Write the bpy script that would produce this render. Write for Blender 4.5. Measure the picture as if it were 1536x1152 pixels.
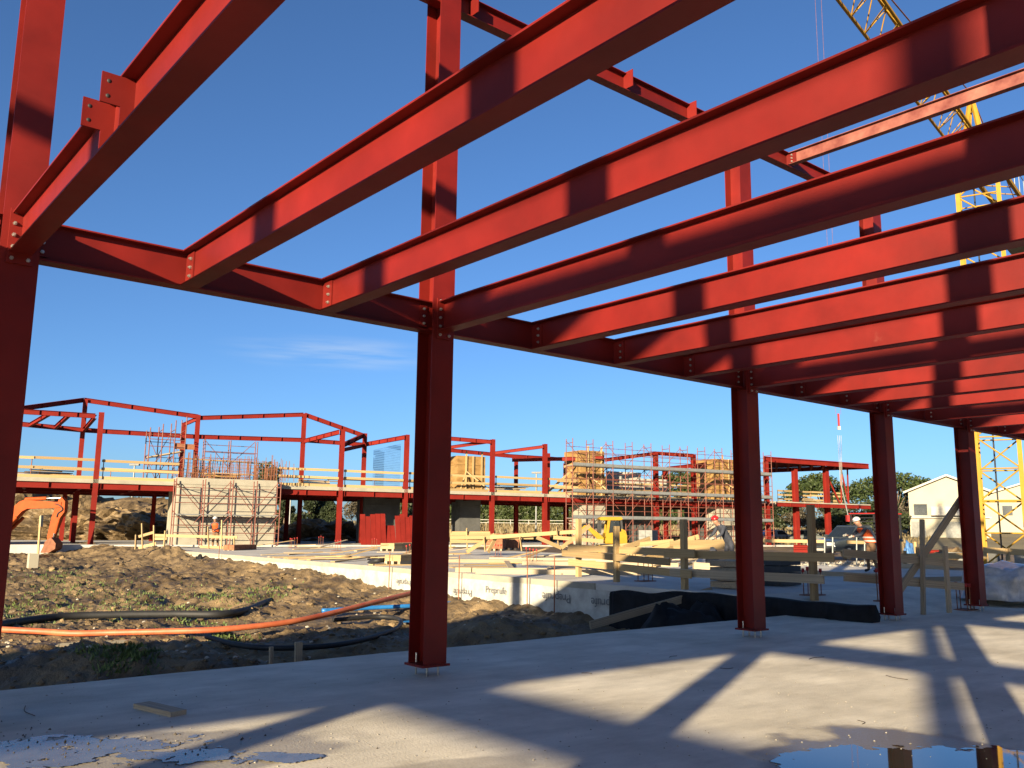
import bpy, bmesh, math, random
import numpy as np
from mathutils import Vector, Matrix, noise
random.seed(7); rng = np.random.default_rng(11)
V = Vector
sc = bpy.context.scene
for o in list(bpy.data.objects): bpy.data.objects.remove(o)

# ------------------------------------------------------------------ camera
YAW, PIT, ROL = math.radians(39.7315), math.radians(9.2625), math.radians(0.6715)
F = 1318.47                       # focal length in pixels of the 1536 px wide photograph
CAM = V((0, 0, 1.6))
fw = V((math.sin(YAW)*math.cos(PIT), math.cos(YAW)*math.cos(PIT), math.sin(PIT)))
r0 = V((math.cos(YAW), -math.sin(YAW), 0)); u0 = r0.cross(fw)
rt = math.cos(ROL)*r0 + math.sin(ROL)*u0; up = -math.sin(ROL)*r0 + math.cos(ROL)*u0
cd = bpy.data.cameras.new('camera'); cam = bpy.data.objects.new('camera', cd); sc.collection.objects.link(cam)
M = Matrix((( rt.x, up.x, -fw.x, CAM.x), (rt.y, up.y, -fw.y, CAM.y), (rt.z, up.z, -fw.z, CAM.z), (0, 0, 0, 1)))
cam.matrix_world = M
cd.sensor_width = 36; cd.lens = 36*F/1536; cd.clip_end = 6000; cd.clip_start = 0.05
sc.camera = cam
# ------------------------------------------------------------------ sky, sun, exposure
AZ, EL = math.radians(26.3), math.radians(12.5)   # the way the light travels, from +X towards +Y
L = V((math.cos(AZ)*math.cos(EL), math.sin(AZ)*math.cos(EL), -math.sin(EL)))
w = bpy.data.worlds.new('World'); sc.world = w; w.use_nodes = True
nt = w.node_tree; nt.nodes.clear()
sky = nt.nodes.new('ShaderNodeTexSky'); sky.sky_type = 'NISHITA'; sky.sun_disc = False
sky.sun_elevation = EL; sky.sun_rotation = math.atan2(-L.x, -L.y)
sky.air_density = 0.75; sky.dust_density = 0.9; sky.ozone_density = 5.0
bg = nt.nodes.new('ShaderNodeBackground'); bg.inputs['Strength'].default_value = 0.0515
wo = nt.nodes.new('ShaderNodeOutputWorld')
# a faint wisp of cirrus low in the sky
tc = nt.nodes.new('ShaderNodeTexCoord'); CD = (fw + rt*((500-768)/F) - up*((530-576)/F)).normalized()
cmp_ = nt.nodes.new('ShaderNodeMapping'); cmp_.inputs['Scale'].default_value = (5, 5, 60); nt.links.new(tc.outputs['Generated'], cmp_.inputs[0])
cn = nt.nodes.new('ShaderNodeTexNoise'); cn.inputs['Scale'].default_value = 1.3; cn.inputs['Detail'].default_value = 8; nt.links.new(cmp_.outputs[0], cn.inputs['Vector'])
sb = nt.nodes.new('ShaderNodeVectorMath'); sb.operation = 'SUBTRACT'; sb.inputs[1].default_value = CD; nt.links.new(tc.outputs['Generated'], sb.inputs[0])
ml = nt.nodes.new('ShaderNodeVectorMath'); ml.operation = 'MULTIPLY'; ml.inputs[1].default_value = (7, 7, 42); nt.links.new(sb.outputs[0], ml.inputs[0])
ln_ = nt.nodes.new('ShaderNodeVectorMath'); ln_.operation = 'LENGTH'; nt.links.new(ml.outputs[0], ln_.inputs[0])
m1 = nt.nodes.new('ShaderNodeMapRange'); m1.interpolation_type = 'SMOOTHSTEP'; m1.inputs['From Min'].default_value = 1.; m1.inputs['From Max'].default_value = 0.; nt.links.new(ln_.outputs['Value'], m1.inputs[0])
m2 = nt.nodes.new('ShaderNodeMapRange'); m2.inputs['From Min'].default_value = .42; m2.inputs['From Max'].default_value = .8; m2.inputs['To Max'].default_value = .75; nt.links.new(cn.outputs['Fac'], m2.inputs[0])
mm_ = nt.nodes.new('ShaderNodeMath'); mm_.operation = 'MULTIPLY'; nt.links.new(m1.outputs[0], mm_.inputs[0]); nt.links.new(m2.outputs[0], mm_.inputs[1])
mxs = nt.nodes.new('ShaderNodeMix'); mxs.data_type = 'RGBA'; nt.links.new(mm_.outputs[0], mxs.inputs[0]); nt.links.new(sky.outputs[0], mxs.inputs[6]); mxs.inputs[7].default_value = (4.2, 4.6, 4.9, 1)
nt.links.new(mxs.outputs[2], bg.inputs[0]); nt.links.new(bg.outputs[0], wo.inputs[0])
sd = bpy.data.lights.new('sun', 'SUN'); sd.energy = 5.0; sd.angle = math.radians(0.55); sd.color = (1, .83, .56)
sun = bpy.data.objects.new('sun', sd); sc.collection.objects.link(sun)
sun.rotation_euler = L.to_track_quat('-Z', 'Y').to_euler(); sun.location = (-40, -20, 30)
sc.view_settings.view_transform = 'Standard'; sc.view_settings.look = 'None'
sc.view_settings.exposure = 1.85; sc.view_settings.gamma = 1
sc.render.engine = 'CYCLES'

# ------------------------------------------------------------------ placing helpers
def ray(px, py): return fw + rt*((px-768)/F) - up*((py-576)/F)
def onz(px, py, z): d = ray(px, py); return CAM + d*((z-CAM.z)/d.z)
def dep(px, py, d): return CAM + ray(px, py)*d
def hz(px): return 778 + (px+344.8)*0.011721
def gnd(px, d, z):                                   # a point of height z seen in column px at depth d
    p = dep(px, hz(px), d); return V((p.x, p.y, z))
def onpl(px, py, p0, n): d = ray(px, py); return CAM + d*((p0-CAM).dot(n)/d.dot(n))
A0 = gnd(25, 50.9, .3); A1 = gnd(1307, 84.3, .3)
es = (A1-A0).normalized(); et = V((-es.y, es.x, 0))  # along the far facade, and into it
def FB(px, py, t): return onpl(px, py, A0+et*t, et)
def fs(px, t=0): return (FB(px, 760, t)-A0).dot(es)
def FP(s, t, z): p = A0+es*s+et*t; return V((p.x, p.y, z))

# ------------------------------------------------------------------ materials
MATS = {}
def mat(name, col, rough=.7, var=.15, scale=3., bump=0., bscale=30., metal=0., spec=.4, col2=None, space='world', stretch=None, detail=6.):
    m = bpy.data.materials.new(name); m.use_nodes = True; t = m.node_tree; n = t.nodes; l = t.links
    b = n['Principled BSDF']; b.inputs['Roughness'].default_value = rough; b.inputs['Metallic'].default_value = metal
    b.inputs['Specular IOR Level'].default_value = spec
    if space == 'world': g = n.new('ShaderNodeNewGeometry'); co = g.outputs['Position']
    else: g = n.new('ShaderNodeTexCoord'); co = g.outputs['Object']
    if stretch:
        mp = n.new('ShaderNodeMapping'); mp.inputs['Scale'].default_value = stretch; l.new(co, mp.inputs[0]); co = mp.outputs[0]
    if space != 'world':
        oi = n.new('ShaderNodeObjectInfo'); ad = n.new('ShaderNodeVectorMath'); ad.operation = 'ADD'
        ms = n.new('ShaderNodeMath'); ms.operation = 'MULTIPLY'; ms.inputs[1].default_value = 37.
        l.new(oi.outputs['Random'], ms.inputs[0]); l.new(co, ad.inputs[0]); l.new(ms.outputs[0], ad.inputs[1]); co = ad.outputs[0]
    nz = n.new('ShaderNodeTexNoise'); nz.inputs['Scale'].default_value = scale; nz.inputs['Detail'].default_value = detail; nz.inputs['Roughness'].default_value = .62
    l.new(co, nz.inputs['Vector'])
    rp = n.new('ShaderNodeValToRGB'); c1 = [c*(1-var) for c in col]; c2 = list(col2) if col2 else [min(1, c*(1+var)) for c in col]
    rp.color_ramp.elements[0].position = .32; rp.color_ramp.elements[1].position = .68
    rp.color_ramp.elements[0].color = (*c1, 1); rp.color_ramp.elements[1].color = (*c2, 1)
    l.new(nz.outputs['Fac'], rp.inputs[0]); out = rp.outputs[0]
    if space != 'world':
        hs = n.new('ShaderNodeHueSaturation'); mr = n.new('ShaderNodeMapRange'); mr.inputs['To Min'].default_value = .75; mr.inputs['To Max'].default_value = 1.2
        l.new(oi.outputs['Random'], mr.inputs[0]); l.new(mr.outputs[0], hs.inputs['Value']); l.new(out, hs.inputs['Color']); out = hs.outputs[0]
    l.new(out, b.inputs['Base Color'])
    if bump:
        n2 = n.new('ShaderNodeTexNoise'); n2.inputs['Scale'].default_value = bscale; n2.inputs['Detail'].default_value = 8
        l.new(co, n2.inputs['Vector']); bp = n.new('ShaderNodeBump'); bp.inputs['Strength'].default_value = bump; bp.inputs['Distance'].default_value = .02
        l.new(n2.outputs['Fac'], bp.inputs['Height']); l.new(bp.outputs[0], b.inputs['Normal'])
    MATS[name] = m; return m

def nd(t, k, **kw):
    x = t.nodes.new(k)
    for a, v in kw.items(): setattr(x, a, v)
    return x
def red_paint():
    m = mat('red_primer', (.118, .0066, .0044), rough=.6, var=.2, scale=1.1, bump=.05, bscale=160, spec=.25)
    t = m.node_tree; l = t.links; b = t.nodes['Principled BSDF']
    g = nd(t, 'ShaderNodeNewGeometry')
    a = nd(t, 'ShaderNodeTexNoise'); a.inputs['Scale'].default_value = 2.1; a.inputs['Detail'].default_value = 9; a.inputs['Roughness'].default_value = .75
    l.new(g.outputs['Position'], a.inputs['Vector'])
    r = nd(t, 'ShaderNodeValToRGB'); r.color_ramp.elements[0].position = .64; r.color_ramp.elements[1].position = .80
    r.color_ramp.elements[1].color = (.35, .35, .35, 1)
    l.new(a.outputs['Fac'], r.inputs[0])
    mx = nd(t, 'ShaderNodeMix', data_type='RGBA'); src = b.inputs['Base Color'].links[0].from_socket
    l.new(r.outputs[0], mx.inputs[0]); l.new(src, mx.inputs[6]); mx.inputs[7].default_value = (.22, .08, .06, 1)
    l.new(mx.outputs[2], b.inputs['Base Color'])
    # scrapes running along the joists and chalky runs
    mp = nd(t, 'ShaderNodeMapping'); mp.inputs['Scale'].default_value = (9, .9, 14); l.new(g.outputs['Position'], mp.inputs[0])
    sc1 = nd(t, 'ShaderNodeTexNoise'); sc1.inputs['Scale'].default_value = 1.6; sc1.inputs['Detail'].default_value = 7; sc1.inputs['Roughness'].default_value = .7; l.new(mp.outputs[0], sc1.inputs['Vector'])
    rr1 = nd(t, 'ShaderNodeValToRGB'); rr1.color_ramp.elements[0].position = .70; rr1.color_ramp.elements[1].position = .78; rr1.color_ramp.elements[1].color = (.55, .55, .55, 1); l.new(sc1.outputs['Fac'], rr1.inputs[0])
    mx2 = nd(t, 'ShaderNodeMix', data_type='RGBA'); l.new(rr1.outputs[0], mx2.inputs[0]); l.new(mx.outputs[2], mx2.inputs[6]); mx2.inputs[7].default_value = (.24, .11, .085, 1)
    dk1 = nd(t, 'ShaderNodeTexNoise'); dk1.inputs['Scale'].default_value = .55; dk1.inputs['Detail'].default_value = 5; l.new(g.outputs['Position'], dk1.inputs['Vector'])
    dr1 = nd(t, 'ShaderNodeMapRange'); dr1.inputs['From Min'].default_value = .3; dr1.inputs['From Max'].default_value = .7; dr1.inputs['To Min'].default_value = .80; dr1.inputs['To Max'].default_value = 1.12; l.new(dk1.outputs['Fac'], dr1.inputs[0])
    mx3 = nd(t, 'ShaderNodeMix', data_type='RGBA', blend_type='MULTIPLY'); mx3.inputs[0].default_value = 1; l.new(mx2.outputs[2], mx3.inputs[6]); l.new(dr1.outputs[0], mx3.inputs[7])
    l.new(mx3.outputs[2], b.inputs['Base Color'])
    # rubbed roughness
    r2 = nd(t, 'ShaderNodeMapRange'); r2.inputs['To Min'].default_value = .40; r2.inputs['To Max'].default_value = .62
    l.new(a.outputs['Fac'], r2.inputs[0]); l.new(r2.outputs[0], b.inputs['Roughness'])
    return m
RED = red_paint()
REDF = mat('red_primer_far', (.135, .0105, .007), spec=.12, rough=.7, var=.16, scale=1.2)
REDD = mat('red_dusty', (.15, .025, .018), rough=.6, var=.35, scale=2.5, col2=(.24, .085, .06))
BOLT = mat('zinc_bolt', (.42, .40, .36), rough=.38, var=.2, scale=40, metal=.8)
RUST = mat('rust_steel', (.16, .06, .03), rough=.85, var=.35, scale=6)
WOOD = mat('pale_wood', (.30, .205, .095), rough=.75, var=.22, scale=1.0, space='obj', stretch=(1.2, 14, 14), bump=.1, bscale=3)
WOODO = mat('weathered_wood', (.29, .23, .155), rough=.85, var=.35, scale=1.0, space='obj', stretch=(1.2, 12, 12), bump=.15, bscale=3)
PLY = mat('plywood', (.22, .115, .03), rough=.7, var=.28, scale=1.4, stretch=(1, 1, 2.5), col2=(.27, .16, .055))
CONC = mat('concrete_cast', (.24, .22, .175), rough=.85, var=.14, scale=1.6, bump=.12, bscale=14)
CONC_SHADE_CRATE = mat('concrete_shade_crate', (.06, .06, .058), rough=.85, var=.25, scale=1.5, bump=.1, bscale=14)  # deck shade put into the concrete colour; also the dark crate's boards
GALV = mat('galvanised_plank', (.20, .205, .20), rough=.5, var=.15, scale=4, metal=.4)
SCAF = mat('scaffold_red', (.14, .045, .03), rough=.6, var=.35, scale=5)
YEL = mat('crane_yellow', (.27, .15, .018), spec=.15, rough=.7, var=.12, scale=2)
YELM = mat('machine_yellow', (.26, .15, .012), spec=.15, rough=.7, var=.12, scale=3)
ORA = mat('machine_orange', (.28, .05, .010), spec=.15, rough=.7, var=.14, scale=3)
BLK = mat('black_rubber', (.012, .012, .013), rough=.65, var=.3, scale=6)
MEMB = mat('black_membrane', (.012, .012, .013), spec=.12, rough=.8, var=.4, scale=3, bump=.5, bscale=5)
WMEM = mat('white_membrane', (.32, .31, .275), rough=.55, var=.28, scale=2.2, bump=.12, bscale=6)
INK = mat('membrane_ink', (.11, .11, .11), rough=.7, var=.4, scale=9)
OPIPE = mat('orange_pipe', (.36, .07, .025), rough=.5, var=.2, scale=2.5, col2=(.40, .12, .05))
BPIPE = mat('blue_pipe', (.015, .11, .30), rough=.4, var=.15, scale=3)
CREAM = mat('cream_render', (.28, .255, .195), rough=.9, var=.06, scale=.5)
WHITEP = mat('white_paint', (.30, .285, .25), rough=.7, var=.08, scale=1)
TILE = mat('roof_tile', (.13, .06, .035), rough=.85, var=.3, scale=2)
GLASS = mat('dark_glass', (.012, .016, .02), rough=.06, var=.1, spec=.6)
CARB = mat('dark_car_paint', (.03, .037, .042), rough=.22, var=.1, spec=.6)
CARW = mat('silver_car_paint', (.22, .23, .235), rough=.25, var=.06, spec=.6)
CARG = mat('grey_car_paint', (.045, .05, .045), rough=.25, var=.06, spec=.6)
CHROME = mat('bright_metal', (.6, .6, .6), rough=.2, metal=1.)
LAMP = mat('lamp_glass', (.35, .36, .37), rough=.1, spec=.7)
DRED = mat('cap_red', (.26, .015, .013), rough=.5, var=.15)
BLUE = mat('blue_steel', (.05, .13, .30), rough=.5, var=.2)
BRICK = mat('terracotta', (.19, .075, .035), rough=.85, var=.25, scale=7)
GREYB = mat('grey_block', (.16, .16, .15), rough=.9, var=.2, scale=5)
SKIN = mat('skin', (.25, .135, .085), rough=.6, var=.08)
CLOD = mat('dark_cloth', (.025, .028, .04), rough=.85, var=.3, scale=12)
CLOB = mat('brown_cloth', (.13, .07, .035), rough=.85, var=.2, scale=12)
HIVIS = mat('orange_hivis', (.42, .06, .008), rough=.7, var=.1, scale=12)
REFL = mat('reflective_strip', (.36, .36, .34), rough=.4)
HELW = mat('white_helmet', (.36, .355, .34), rough=.3)
HELR = mat('red_helmet', (.36, .012, .012), rough=.3)
BARK = mat('bark', (.10, .07, .05), rough=.9, var=.3, scale=5)
def leafmat(name, c, c2):
    m = mat(name, c, rough=.6, var=.4, scale=1.1, col2=c2, spec=.25); return m
PINE = leafmat('pine_leaf', (.018, .034, .009), (.045, .06, .016))
DARKL = leafmat('dark_leaf', (.013, .023, .009), (.034, .043, .017))
HEDGE = leafmat('hedge_leaf', (.02, .038, .01), (.05, .062, .018))
BARE = leafmat('bare_twig', (.05, .04, .027), (.085, .072, .045))
GRASSM = leafmat('grass_blade', (.055, .085, .02), (.11, .15, .04))
DRYG = leafmat('dry_grass', (.11, .08, .037), (.17, .13, .062))
PLAST = mat('plastic_wrap', (.34, .34, .35), rough=.25, var=.25, scale=4, bump=.6, bscale=7, spec=.6)
WATER = mat('puddle_water', (.035, .032, .026), rough=.03, var=.1, spec=.8)

def mud_material():
    m = mat('mud', (.115, .074, .035), rough=.9, var=.4, scale=.9, col2=(.205, .14, .07), bump=.8, bscale=6)
    t = m.node_tree; l = t.links; b = t.nodes['Principled BSDF']
    [setattr(x.inputs['Distance'], 'default_value', .07) for x in t.nodes if x.type == 'BUMP']
    g = nd(t, 'ShaderNodeNewGeometry')
    a = nd(t, 'ShaderNodeTexNoise'); a.inputs['Scale'].default_value = .5; a.inputs['Detail'].default_value = 9; a.inputs['Roughness'].default_value = .65
    l.new(g.outputs['Position'], a.inputs['Vector'])
    r = nd(t, 'ShaderNodeMapRange'); r.inputs['From Min'].default_value = .35; r.inputs['From Max'].default_value = .6; r.inputs['To Min'].default_value = .45; r.inputs['To Max'].default_value = .95
    l.new(a.outputs['Fac'], r.inputs[0]); l.new(r.outputs[0], b.inputs['Roughness'])
    wr = nd(t, 'ShaderNodeMapRange'); wr.inputs['From Min'].default_value = .38; wr.inputs['From Max'].default_value = .56; wr.inputs['To Min'].default_value = .48; wr.inputs['To Max'].default_value = 1.15; l.new(a.outputs['Fac'], wr.inputs[0])
    wm_ = nd(t, 'ShaderNodeMix', data_type='RGBA', blend_type='MULTIPLY'); wm_.inputs[0].default_value = 1; l.new(b.inputs['Base Color'].links[0].from_socket, wm_.inputs[6]); l.new(wr.outputs[0], wm_.inputs[7]); l.new(wm_.outputs[2], b.inputs['Base Color'])
    n3 = nd(t, 'ShaderNodeTexNoise'); n3.inputs['Scale'].default_value = 28; n3.inputs['Detail'].default_value = 8
    l.new(g.outputs['Position'], n3.inputs['Vector'])
    bp = nd(t, 'ShaderNodeBump'); bp.inputs['Strength'].default_value = .6; bp.inputs['Distance'].default_value = .03
    l.new(n3.outputs['Fac'], bp.inputs['Height']); old = b.inputs['Normal'].links[0].from_socket
    l.new(old, bp.inputs['Normal']); l.new(bp.outputs[0], b.inputs['Normal'])
    return m
MUD = mud_material()
FIELD = mat('field', (.15, .115, .055), rough=.95, var=.3, scale=.05, col2=(.20, .16, .08), bump=.5, bscale=2)
def floor_material():
    m = mat('slab_concrete', (.53, .475, .375), rough=.85, var=.12, scale=.8, col2=(.64, .585, .48), bump=.22, bscale=45)
    t = m.node_tree; l = t.links; b = t.nodes['Principled BSDF']; src = b.inputs['Base Color'].links[0].from_socket
    g = nd(t, 'ShaderNodeNewGeometry')
    # trowel clouds and streaks
    mp = nd(t, 'ShaderNodeMapping'); mp.inputs['Scale'].default_value = (.5, 1.6, 1); mp.inputs['Rotation'].default_value = (0, 0, .5); l.new(g.outputs['Position'], mp.inputs[0])
    s = nd(t, 'ShaderNodeTexNoise'); s.inputs['Scale'].default_value = 1.6; s.inputs['Detail'].default_value = 10; s.inputs['Roughness'].default_value = .7; l.new(mp.outputs[0], s.inputs['Vector'])
    r = nd(t, 'ShaderNodeMapRange'); r.inputs['From Min'].default_value = .3; r.inputs['From Max'].default_value = .7; r.inputs['To Min'].default_value = .74; r.inputs['To Max'].default_value = 1.12
    l.new(s.outputs['Fac'], r.inputs[0])
    mu = nd(t, 'ShaderNodeMix', data_type='RGBA', blend_type='MULTIPLY'); mu.inputs[0].default_value = 1
    l.new(src, mu.inputs[6]); l.new(r.outputs[0], mu.inputs[7])
    # specks of grit
    vo = nd(t, 'ShaderNodeTexVoronoi'); vo.inputs['Scale'].default_value = 14; l.new(g.outputs['Position'], vo.inputs['Vector'])
    sp = nd(t, 'ShaderNodeValToRGB'); sp.color_ramp.elements[0].position = .03; sp.color_ramp.elements[0].color = (.5, .5, .5, 1); sp.color_ramp.elements[1].position = .07; sp.color_ramp.elements[1].color = (0, 0, 0, 1)
    l.new(vo.outputs['Distance'], sp.inputs[0])
    m2 = nd(t, 'ShaderNodeMix', data_type='RGBA'); l.new(sp.outputs[0], m2.inputs[0]); l.new(mu.outputs[2], m2.inputs[6]); m2.inputs[7].default_value = (.2, .17, .13, 1)
    tn = nd(t, 'ShaderNodeTexNoise'); tn.inputs['Scale'].default_value = .9; tn.inputs['Detail'].default_value = 12; tn.inputs['Roughness'].default_value = .78; l.new(g.outputs['Position'], tn.inputs['Vector'])
    tr_ = nd(t, 'ShaderNodeMapRange'); tr_.inputs['From Min'].default_value = .54; tr_.inputs['From Max'].default_value = .72; tr_.inputs['To Max'].default_value = .45; l.new(tn.outputs['Fac'], tr_.inputs[0])
    mt = nd(t, 'ShaderNodeMix', data_type='RGBA'); l.new(tr_.outputs[0], mt.inputs[0]); l.new(m2.outputs[2], mt.inputs[6]); mt.inputs[7].default_value = (.27, .225, .165, 1); m2 = mt
    # damp stains round the puddles: shapes of their own
    sep = nd(t, 'ShaderNodeSeparateXYZ'); l.new(g.outputs['Position'], sep.inputs[0])
    nz = nd(t, 'ShaderNodeTexNoise'); nz.inputs['Scale'].default_value = 1.1; nz.inputs['Detail'].default_value = 5; l.new(g.outputs['Position'], nz.inputs['Vector'])
    def blob(cx, cy, rx, ry, k):
        def mth(op, a, b2=None, v=None):
            x = nd(t, 'ShaderNodeMath', operation=op); l.new(a, x.inputs[0])
            if b2 is not None: l.new(b2, x.inputs[1])
            if v is not None: x.inputs[1].default_value = v
            return x.outputs[0]
        dx = mth('MULTIPLY', mth('SUBTRACT', sep.outputs[0], v=cx), v=1/rx); dy = mth('MULTIPLY', mth('SUBTRACT', sep.outputs[1], v=cy), v=1/ry)
        d = mth('SQRT', mth('ADD', mth('MULTIPLY', dx, dx), mth('MULTIPLY', dy, dy)))
        d = mth('ADD', d, mth('MULTIPLY', mth('SUBTRACT', nz.outputs['Fac'], v=.5), v=1.3))
        q = nd(t, 'ShaderNodeMapRange'); q.inputs['From Min'].default_value = .9; q.inputs['From Max'].default_value = 1.06; q.inputs['To Min'].default_value = k; q.inputs['To Max'].default_value = 0
        l.new(d, q.inputs[0]); return q.outputs[0]
    ms = [blob(*b_) for b_ in STAINS]
    cur = ms[0]
    for z in ms[1:]:
        x = nd(t, 'ShaderNodeMath', operation='MAXIMUM'); l.new(cur, x.inputs[0]); l.new(z, x.inputs[1]); cur = x.outputs[0]
    m3 = nd(t, 'ShaderNodeMix', data_type='RGBA'); l.new(cur, m3.inputs[0]); l.new(m2.outputs[2], m3.inputs[6]); m3.inputs[7].default_value = (.135, .112, .085, 1)
    l.new(m3.outputs[2], b.inputs['Base Color'])
    rr = nd(t, 'ShaderNodeMapRange'); rr.inputs['To Min'].default_value = .8; rr.inputs['To Max'].default_value = .32; l.new(cur, rr.inputs[0]); l.new(rr.outputs[0], b.inputs['Roughness'])
    return m
pA = onz(1400, 1150, 0); pB = onz(180, 1130, 0); pC = onz(620, 1160, 0)
pA = onz(1425, 1160, 0)
STAINS = [(pA.x, pA.y, 1.32, 1.32, 1.), (pB.x+.1, pB.y-.3, 1.4, .75, .6), (pC.x, pC.y-.1, 1.1, .3, .4)]
FLOOR = floor_material()
RAFT = mat('raft_concrete', (.40, .38, .34), rough=.8, var=.18, scale=.7, col2=(.50, .47, .42), bump=.1, bscale=25)

# ------------------------------------------------------------------ object helpers
COL = sc.collection; WM = {}
def link(name, me, parent=None, mw=None):
    o = bpy.data.objects.new(name, me); COL.objects.link(o); mw = mw or Matrix(); WM[o] = mw
    if parent is not None:
        o.parent = parent; o.matrix_parent_inverse = WM[parent].inverted()
    o.matrix_basis = mw; return o
def tag(o, label=None, cat=None, group=None, kind=None):
    if label: o['label'] = label
    if cat: o['category'] = cat
    if group: o['group'] = group
    if kind: o['kind'] = kind
    return o
def thing(name, loc, label, cat, group=None):
    return tag(link(name, None, None, Matrix.Translation(loc)), label, cat, group)
class MB:
    def __init__(s): s.v = []; s.f = []
    def add(s, vs, fs): n = len(s.v); s.v += [tuple(v) for v in vs]; s.f += [tuple(i+n for i in f) for f in fs]; return s
    def bar(s, p, q, w, h, upv=V((0, 0, 1))):
        p, q = V(p), V(q); d = (q-p).normalized(); a = d.cross(upv)
        if a.length < 1e-4: a = d.cross(V((1, 0, 0)))
        a.normalize(); b = a.cross(d)
        vs = [e + a*(i*w/2) + b*(j*h/2) for e in (p, q) for i, j in ((-1, -1), (1, -1), (1, 1), (-1, 1))]
        return s.add(vs, [(3, 2, 1, 0), (4, 5, 6, 7), (0, 1, 5, 4), (1, 2, 6, 5), (2, 3, 7, 6), (3, 0, 4, 7)])
    def box(s, lo, hi):
        x, y, z = lo; X, Y, Z = hi
        return s.add([(x, y, z), (X, y, z), (X, Y, z), (x, Y, z), (x, y, Z), (X, y, Z), (X, Y, Z), (x, Y, Z)],
                     [(3, 2, 1, 0), (4, 5, 6, 7), (0, 1, 5, 4), (1, 2, 6, 5), (2, 3, 7, 6), (3, 0, 4, 7)])
    def tube(s, pts, r, n=8, cap=True, corr=0):
        pts = [V(p) for p in pts]; ring = []; base = len(s.v)
        for i, p in enumerate(pts):
            d = (pts[min(i+1, len(pts)-1)]-pts[max(i-1, 0)]).normalized(); a = d.cross(V((0, 0, 1)))
            if a.length < 1e-3: a = V((1, 0, 0))
            a.normalize(); b = a.cross(d); rr = (r[i] if isinstance(r, (list, tuple)) else r)*(1+corr*(i % 2))
            for k in range(n):
                th = 2*math.pi*k/n; s.v.append(tuple(p+a*(rr*math.cos(th))+b*(rr*math.sin(th))))
        for i in range(len(pts)-1):
            for k in range(n):
                k2 = (k+1) % n; s.f.append((base+i*n+k, base+i*n+k2, base+(i+1)*n+k2, base+(i+1)*n+k))
        if cap: s.f.append(tuple(base+k for k in range(n))[::-1]); s.f.append(tuple(base+(len(pts)-1)*n+k for k in range(n)))
        return s
    def prism(s, poly, axis_o, au, av, an, th):       # 2-D outline extruded by th along an
        n = len(poly); o = V(axis_o)
        vs = [o+au*a+av*b-an*(th/2) for a, b in poly]+[o+au*a+av*b+an*(th/2) for a, b in poly]
        return s.add(vs, [tuple(range(n))[::-1], tuple(range(n, 2*n))]+[(i, (i+1) % n, n+(i+1) % n, n+i) for i in range(n)])
    def mesh(s, m, smooth=False):
        me = bpy.data.meshes.new('m'); me.from_pydata(s.v, [], s.f); me.materials.append(m)
        bm = bmesh.new(); bm.from_mesh(me); bmesh.ops.recalc_face_normals(bm, faces=bm.faces); bm.to_mesh(me); bm.free()
        if smooth: me.polygons.foreach_set('use_smooth', [True]*len(me.polygons))
        return me
    def build(s, name, m, parent=None, smooth=False): return link(name, s.mesh(m, smooth), parent)
UNIT = {}
def unit(kind, m):
    k = (kind, m.name)
    if k not in UNIT:
        b = MB()
        if kind == 'box': b.box((-.5, -.5, -.5), (.5, .5, .5))
        elif kind == 'tube': b.tube([(-.5, 0, 0), (.5, 0, 0)], .5, 7)
        elif kind == 'bolt':
            b.tube([(-.5, 0, 0), (.1, 0, 0)], .5, 6); b.tube([(.1, 0, 0), (.5, 0, 0)], [.3, .26], 6)
        elif kind == 'ibeam':                     # section in local y (width) and z (depth), run along x
            tf, tw = .04, .028
            pr = [(-.5, -.5), (.5, -.5), (.5, -.5+tf), (tw, -.5+tf), (tw, .5-tf), (.5, .5-tf), (.5, .5), (-.5, .5), (-.5, .5-tf), (-tw, .5-tf), (-tw, -.5+tf), (-.5, -.5+tf)]
            b.prism(pr, (0, 0, 0), V((0, 1, 0)), V((0, 0, 1)), V((1, 0, 0)), 1)
        UNIT[k] = b.mesh(m, kind == 'tube')
    return UNIT[k]
def frame(p, q, w, h, upv=V((0, 0, 1))):
    p, q = V(p), V(q); d = q-p; ln = d.length; d = d/ln; a = V(upv).cross(d)
    if a.length < 1e-4: a = V((0, 1, 0)).cross(d)
    a.normalize(); b = d.cross(a); c = (p+q)/2
    return Matrix(((d.x*ln, a.x*w, b.x*h, c.x), (d.y*ln, a.y*w, b.y*h, c.y), (d.z*ln, a.z*w, b.z*h, c.z), (0, 0, 0, 1)))
def bar(name, p, q, w, h, m, parent=None, kind='box', upv=V((0, 0, 1))):
    return link(name, unit(kind, m), parent, frame(p, q, w, h, upv))
def rod(name, p, q, d, m, parent=None): return bar(name, p, q, d, d, m, parent, 'tube')
def ib(name, p, q, w, h, m, parent=None, upv=V((0, 0, 1))): return bar(name, p, q, w, h, m, parent, 'ibeam', upv)
def slab(name, lo, hi, m, parent=None):
    lo, hi = V(lo), V(hi); c = (lo+hi)/2; d = hi-lo
    return link(name, unit('box', m), parent, Matrix.Translation(c) @ Matrix.Diagonal((d.x, d.y, d.z, 1)))

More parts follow.
